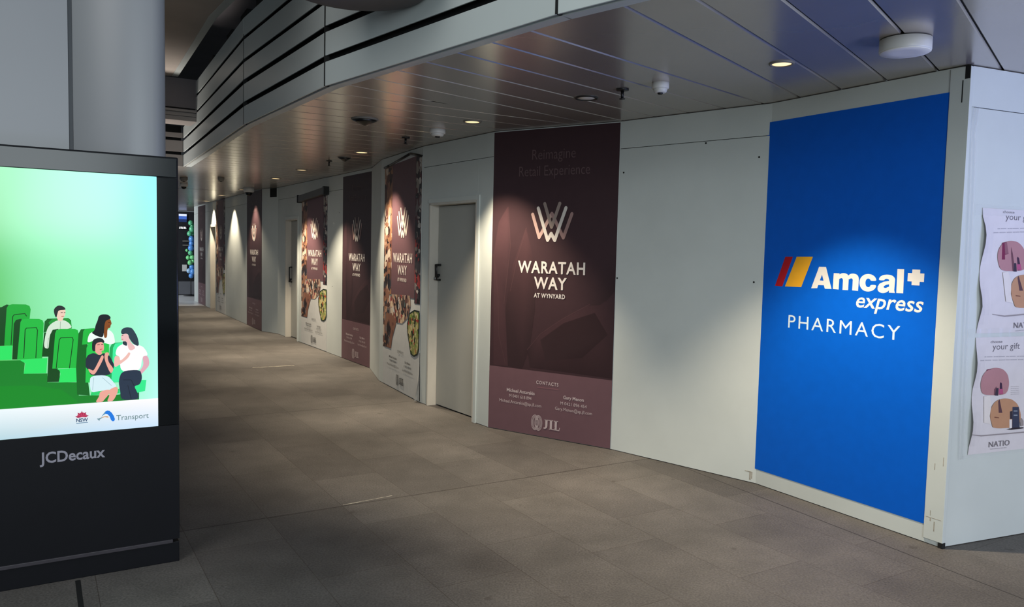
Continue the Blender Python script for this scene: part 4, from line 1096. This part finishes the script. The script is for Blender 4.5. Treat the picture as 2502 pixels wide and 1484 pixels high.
# ------------------------------------------------------------------ far end: dark shop front, lit sign, balloons
FA = 27.0
def at_a(px, py, a): d = ray(px, py); return CAM + d * (a / d.dot(A))
fb = at_a(460, 690, FA).dot(B)
ws = Surf(ab(FA, fb - 6), ab(FA, fb + 9))
mm = MB(); mm.sbox(ws, 0, ws.w, 0, CEIL - .02, -0.1, 0, paint('dark_shop_wall', (18, 20, 28), 0.6, 0.2, 1))
tag(mm.build('wall_far'), 'dark shop front closing the far end of the corridor', 'wall', kind='structure')
def rect(s_, x0, x1, y0, y1): (u0, z1), (u1, z0) = s_.uv(x0, y0), s_.uv(x1, y1); return u0, u1, z0, z1
u0, u1, z0, z1 = rect(ws, 436, 455.5, 523, 543)
mm = MB(); mm.sbox(ws, u0, u1, z0, z1, 0.0, 0.06, BLACKMETAL)
h = z1 - z0
for a, b2, c_ in ((0, .34, (26, 44, 90)), (.34, .74, (60, 96, 180)), (.74, 1, (214, 224, 250))):
    mm.lay += 1; mm.face([ws.P(u0, z0 + h * a, .0605), ws.P(u1, z0 + h * a, .0605), ws.P(u1, z0 + h * b2, .0605), ws.P(u0, z0 + h * b2, .0605)], GLOWSIGN, c_)
tag(mm.build('menu_screen'), 'small blue and white lit screen on the far dark shop front', 'screen')
u0, u1, z0, z1 = rect(ws, 436, 455, 553, 561)
mm = MB(); mm.sbox(ws, u0, u1, z0, z1, 0, .08, BLACKMETAL)
for k in range(5):
    a = u0 + (u1 - u0) * (k + .15) / 5
    mm.face([ws.P(a, z0 + .015, .0805), ws.P(a + (u1 - u0) * .13, z0 + .015, .0805), ws.P(a + (u1 - u0) * (.16 if k % 2 else .07), z1 - .015, .0805), ws.P(a - (u1 - u0) * (.03 if k % 2 else -.03), z1 - .015, .0805)], GLOWSIGN, (250, 252, 255))
tag(mm.build('lit_sign'), 'white lit sign below the small blue screen at the far end', 'sign')
u0, u1, z0, z1 = rect(ws, 445, 456, 647, 663)
mm = MB(); mm.sbox(ws, u0, u1, z0, z1, 0, .05, WHITEPL); tag(mm.build('notice_board'), 'pale notice low on the far dark shop front beside the balloons', 'notice')
for k, (y, lab) in enumerate(((588, 'upper'), (598, 'lower'))):
    u0, u1, z0, z1 = rect(ws, 446, 460, y, y + 3)
    mm = MB(); mm.sbox(ws, u0, u1, z0, z1, 0, .25, GREYPL); tag(mm.build('text_line'), lab + ' thin grey shelf on the far dark shop front left of the balloons', 'inscription', 'far shop text lines')  # plain bars standing in for lines of text on the shop front
u0, u1, z0, z1 = rect(ws, 440, 474, 688, 694)
cu = ws.u(457, 690)
mm = MB(); mm.sbox(ws, cu - .5, cu + .4, 0.02, .42, 0.3, 0.75, paint('counter_front', (96, 98, 104), 0.5, 0.1, 2)); tag(mm.build('counter'), 'low grey counter in front of the far dark shop front', 'counter')
# balloons, each a thing of its own
bp = at_a(466, 640, 25.4)
bs_ = Surf(bp - B * 3, bp + B * 3)
def balloon_mat(n_, rgb): return paint(n_, rgb, 0.22, 0.03, 6, spec=0.6)
MBL = {'g': balloon_mat('green_balloon', (92, 190, 140)), 'b': balloon_mat('blue_balloon', (86, 150, 226)), 'l': balloon_mat('lime_balloon', (120, 214, 140)), 'w': balloon_mat('pale_balloon', (150, 190, 226))}
KN = {'g': 'green', 'b': 'blue', 'l': 'lime green', 'w': 'pale blue'}
LST = [(466, 545, 7, 'g', 0), (472, 552, 6, 'g', 1), (468, 560, 8, 'g', 0), (463, 571, 7, 'g', 0), (473, 570, 6, 'g', 1), (467, 584, 8, 'b', 0), (468, 595, 7.5, 'b', 0), (474, 590, 6, 'b', 1), (466, 606, 8.5, 'b', 0),
       (458, 612, 4, 'l', 1), (465, 618, 7, 'g', 0), (461, 630, 6, 'l', 1), (470, 629, 7, 'l', 0), (464, 642, 7, 'l', 0), (474, 638, 6, 'l', 1), (469, 653, 7.5, 'b', 0), (461, 662, 6.5, 'w', 0), (470, 664, 8, 'b', 0), (467, 674, 7, 'b', 0), (474, 655, 6, 'b', 1)]
ORD = ['topmost', 'second', 'third', 'fourth', 'fifth', 'sixth', 'seventh', 'eighth', 'ninth', 'tenth']
cnt = {}; proto = None
for i, (x, y, rp, c_, back) in enumerate(LST):
    u, z = bs_.uv(x, y); r = (bs_.u(x + rp, y) - bs_.u(x - rp, y)) / 2 * .88
    p = bs_.P(u, z, -0.12 if back else 0.0 + 0.03 * (i % 3))
    k = cnt.get(c_, 0); cnt[c_] = k + 1
    mm = MB(); n, m_ = 20, 12; V_ = []
    prof = []
    for j in range(m_ + 1):
        t = math.pi * j / m_; rr = r * math.sin(t) * (1 + .06 * math.cos(t)); prof.append((max(rr, .0005), -r * 1.12 * math.cos(t)))
    mm.lathe(p, prof, MBL[c_], n=n)
    mm.lathe(p, [(.012, -r * 1.16), (.004, -r * 1.11)], MBL[c_], n=8)
    tag(mm.build('balloon', origin=p), '%s balloon, %s of its colour from the top of the far balloon column' % (KN[c_], ORD[k]) if c_ != 'w' else 'pale blue balloon low on the far balloon column', 'balloon', 'balloons of the far column')
mm = MB(); pp = [bs_.P(*bs_.uv(471, y), -0.34) for y in (540, 600, 650, 676)]; q = pp[-1].copy(); q.z = 0.0
mm.tube(pp + [q], 0.012, BLACKMETAL); mm.lathe((q.x, q.y, 0), [(.22, 0), (.22, .012), (.05, .03)], BLACKMETAL, n=24)
tag(mm.build('balloon_stand'), 'thin black pole stand inside the far balloon column', 'stand')
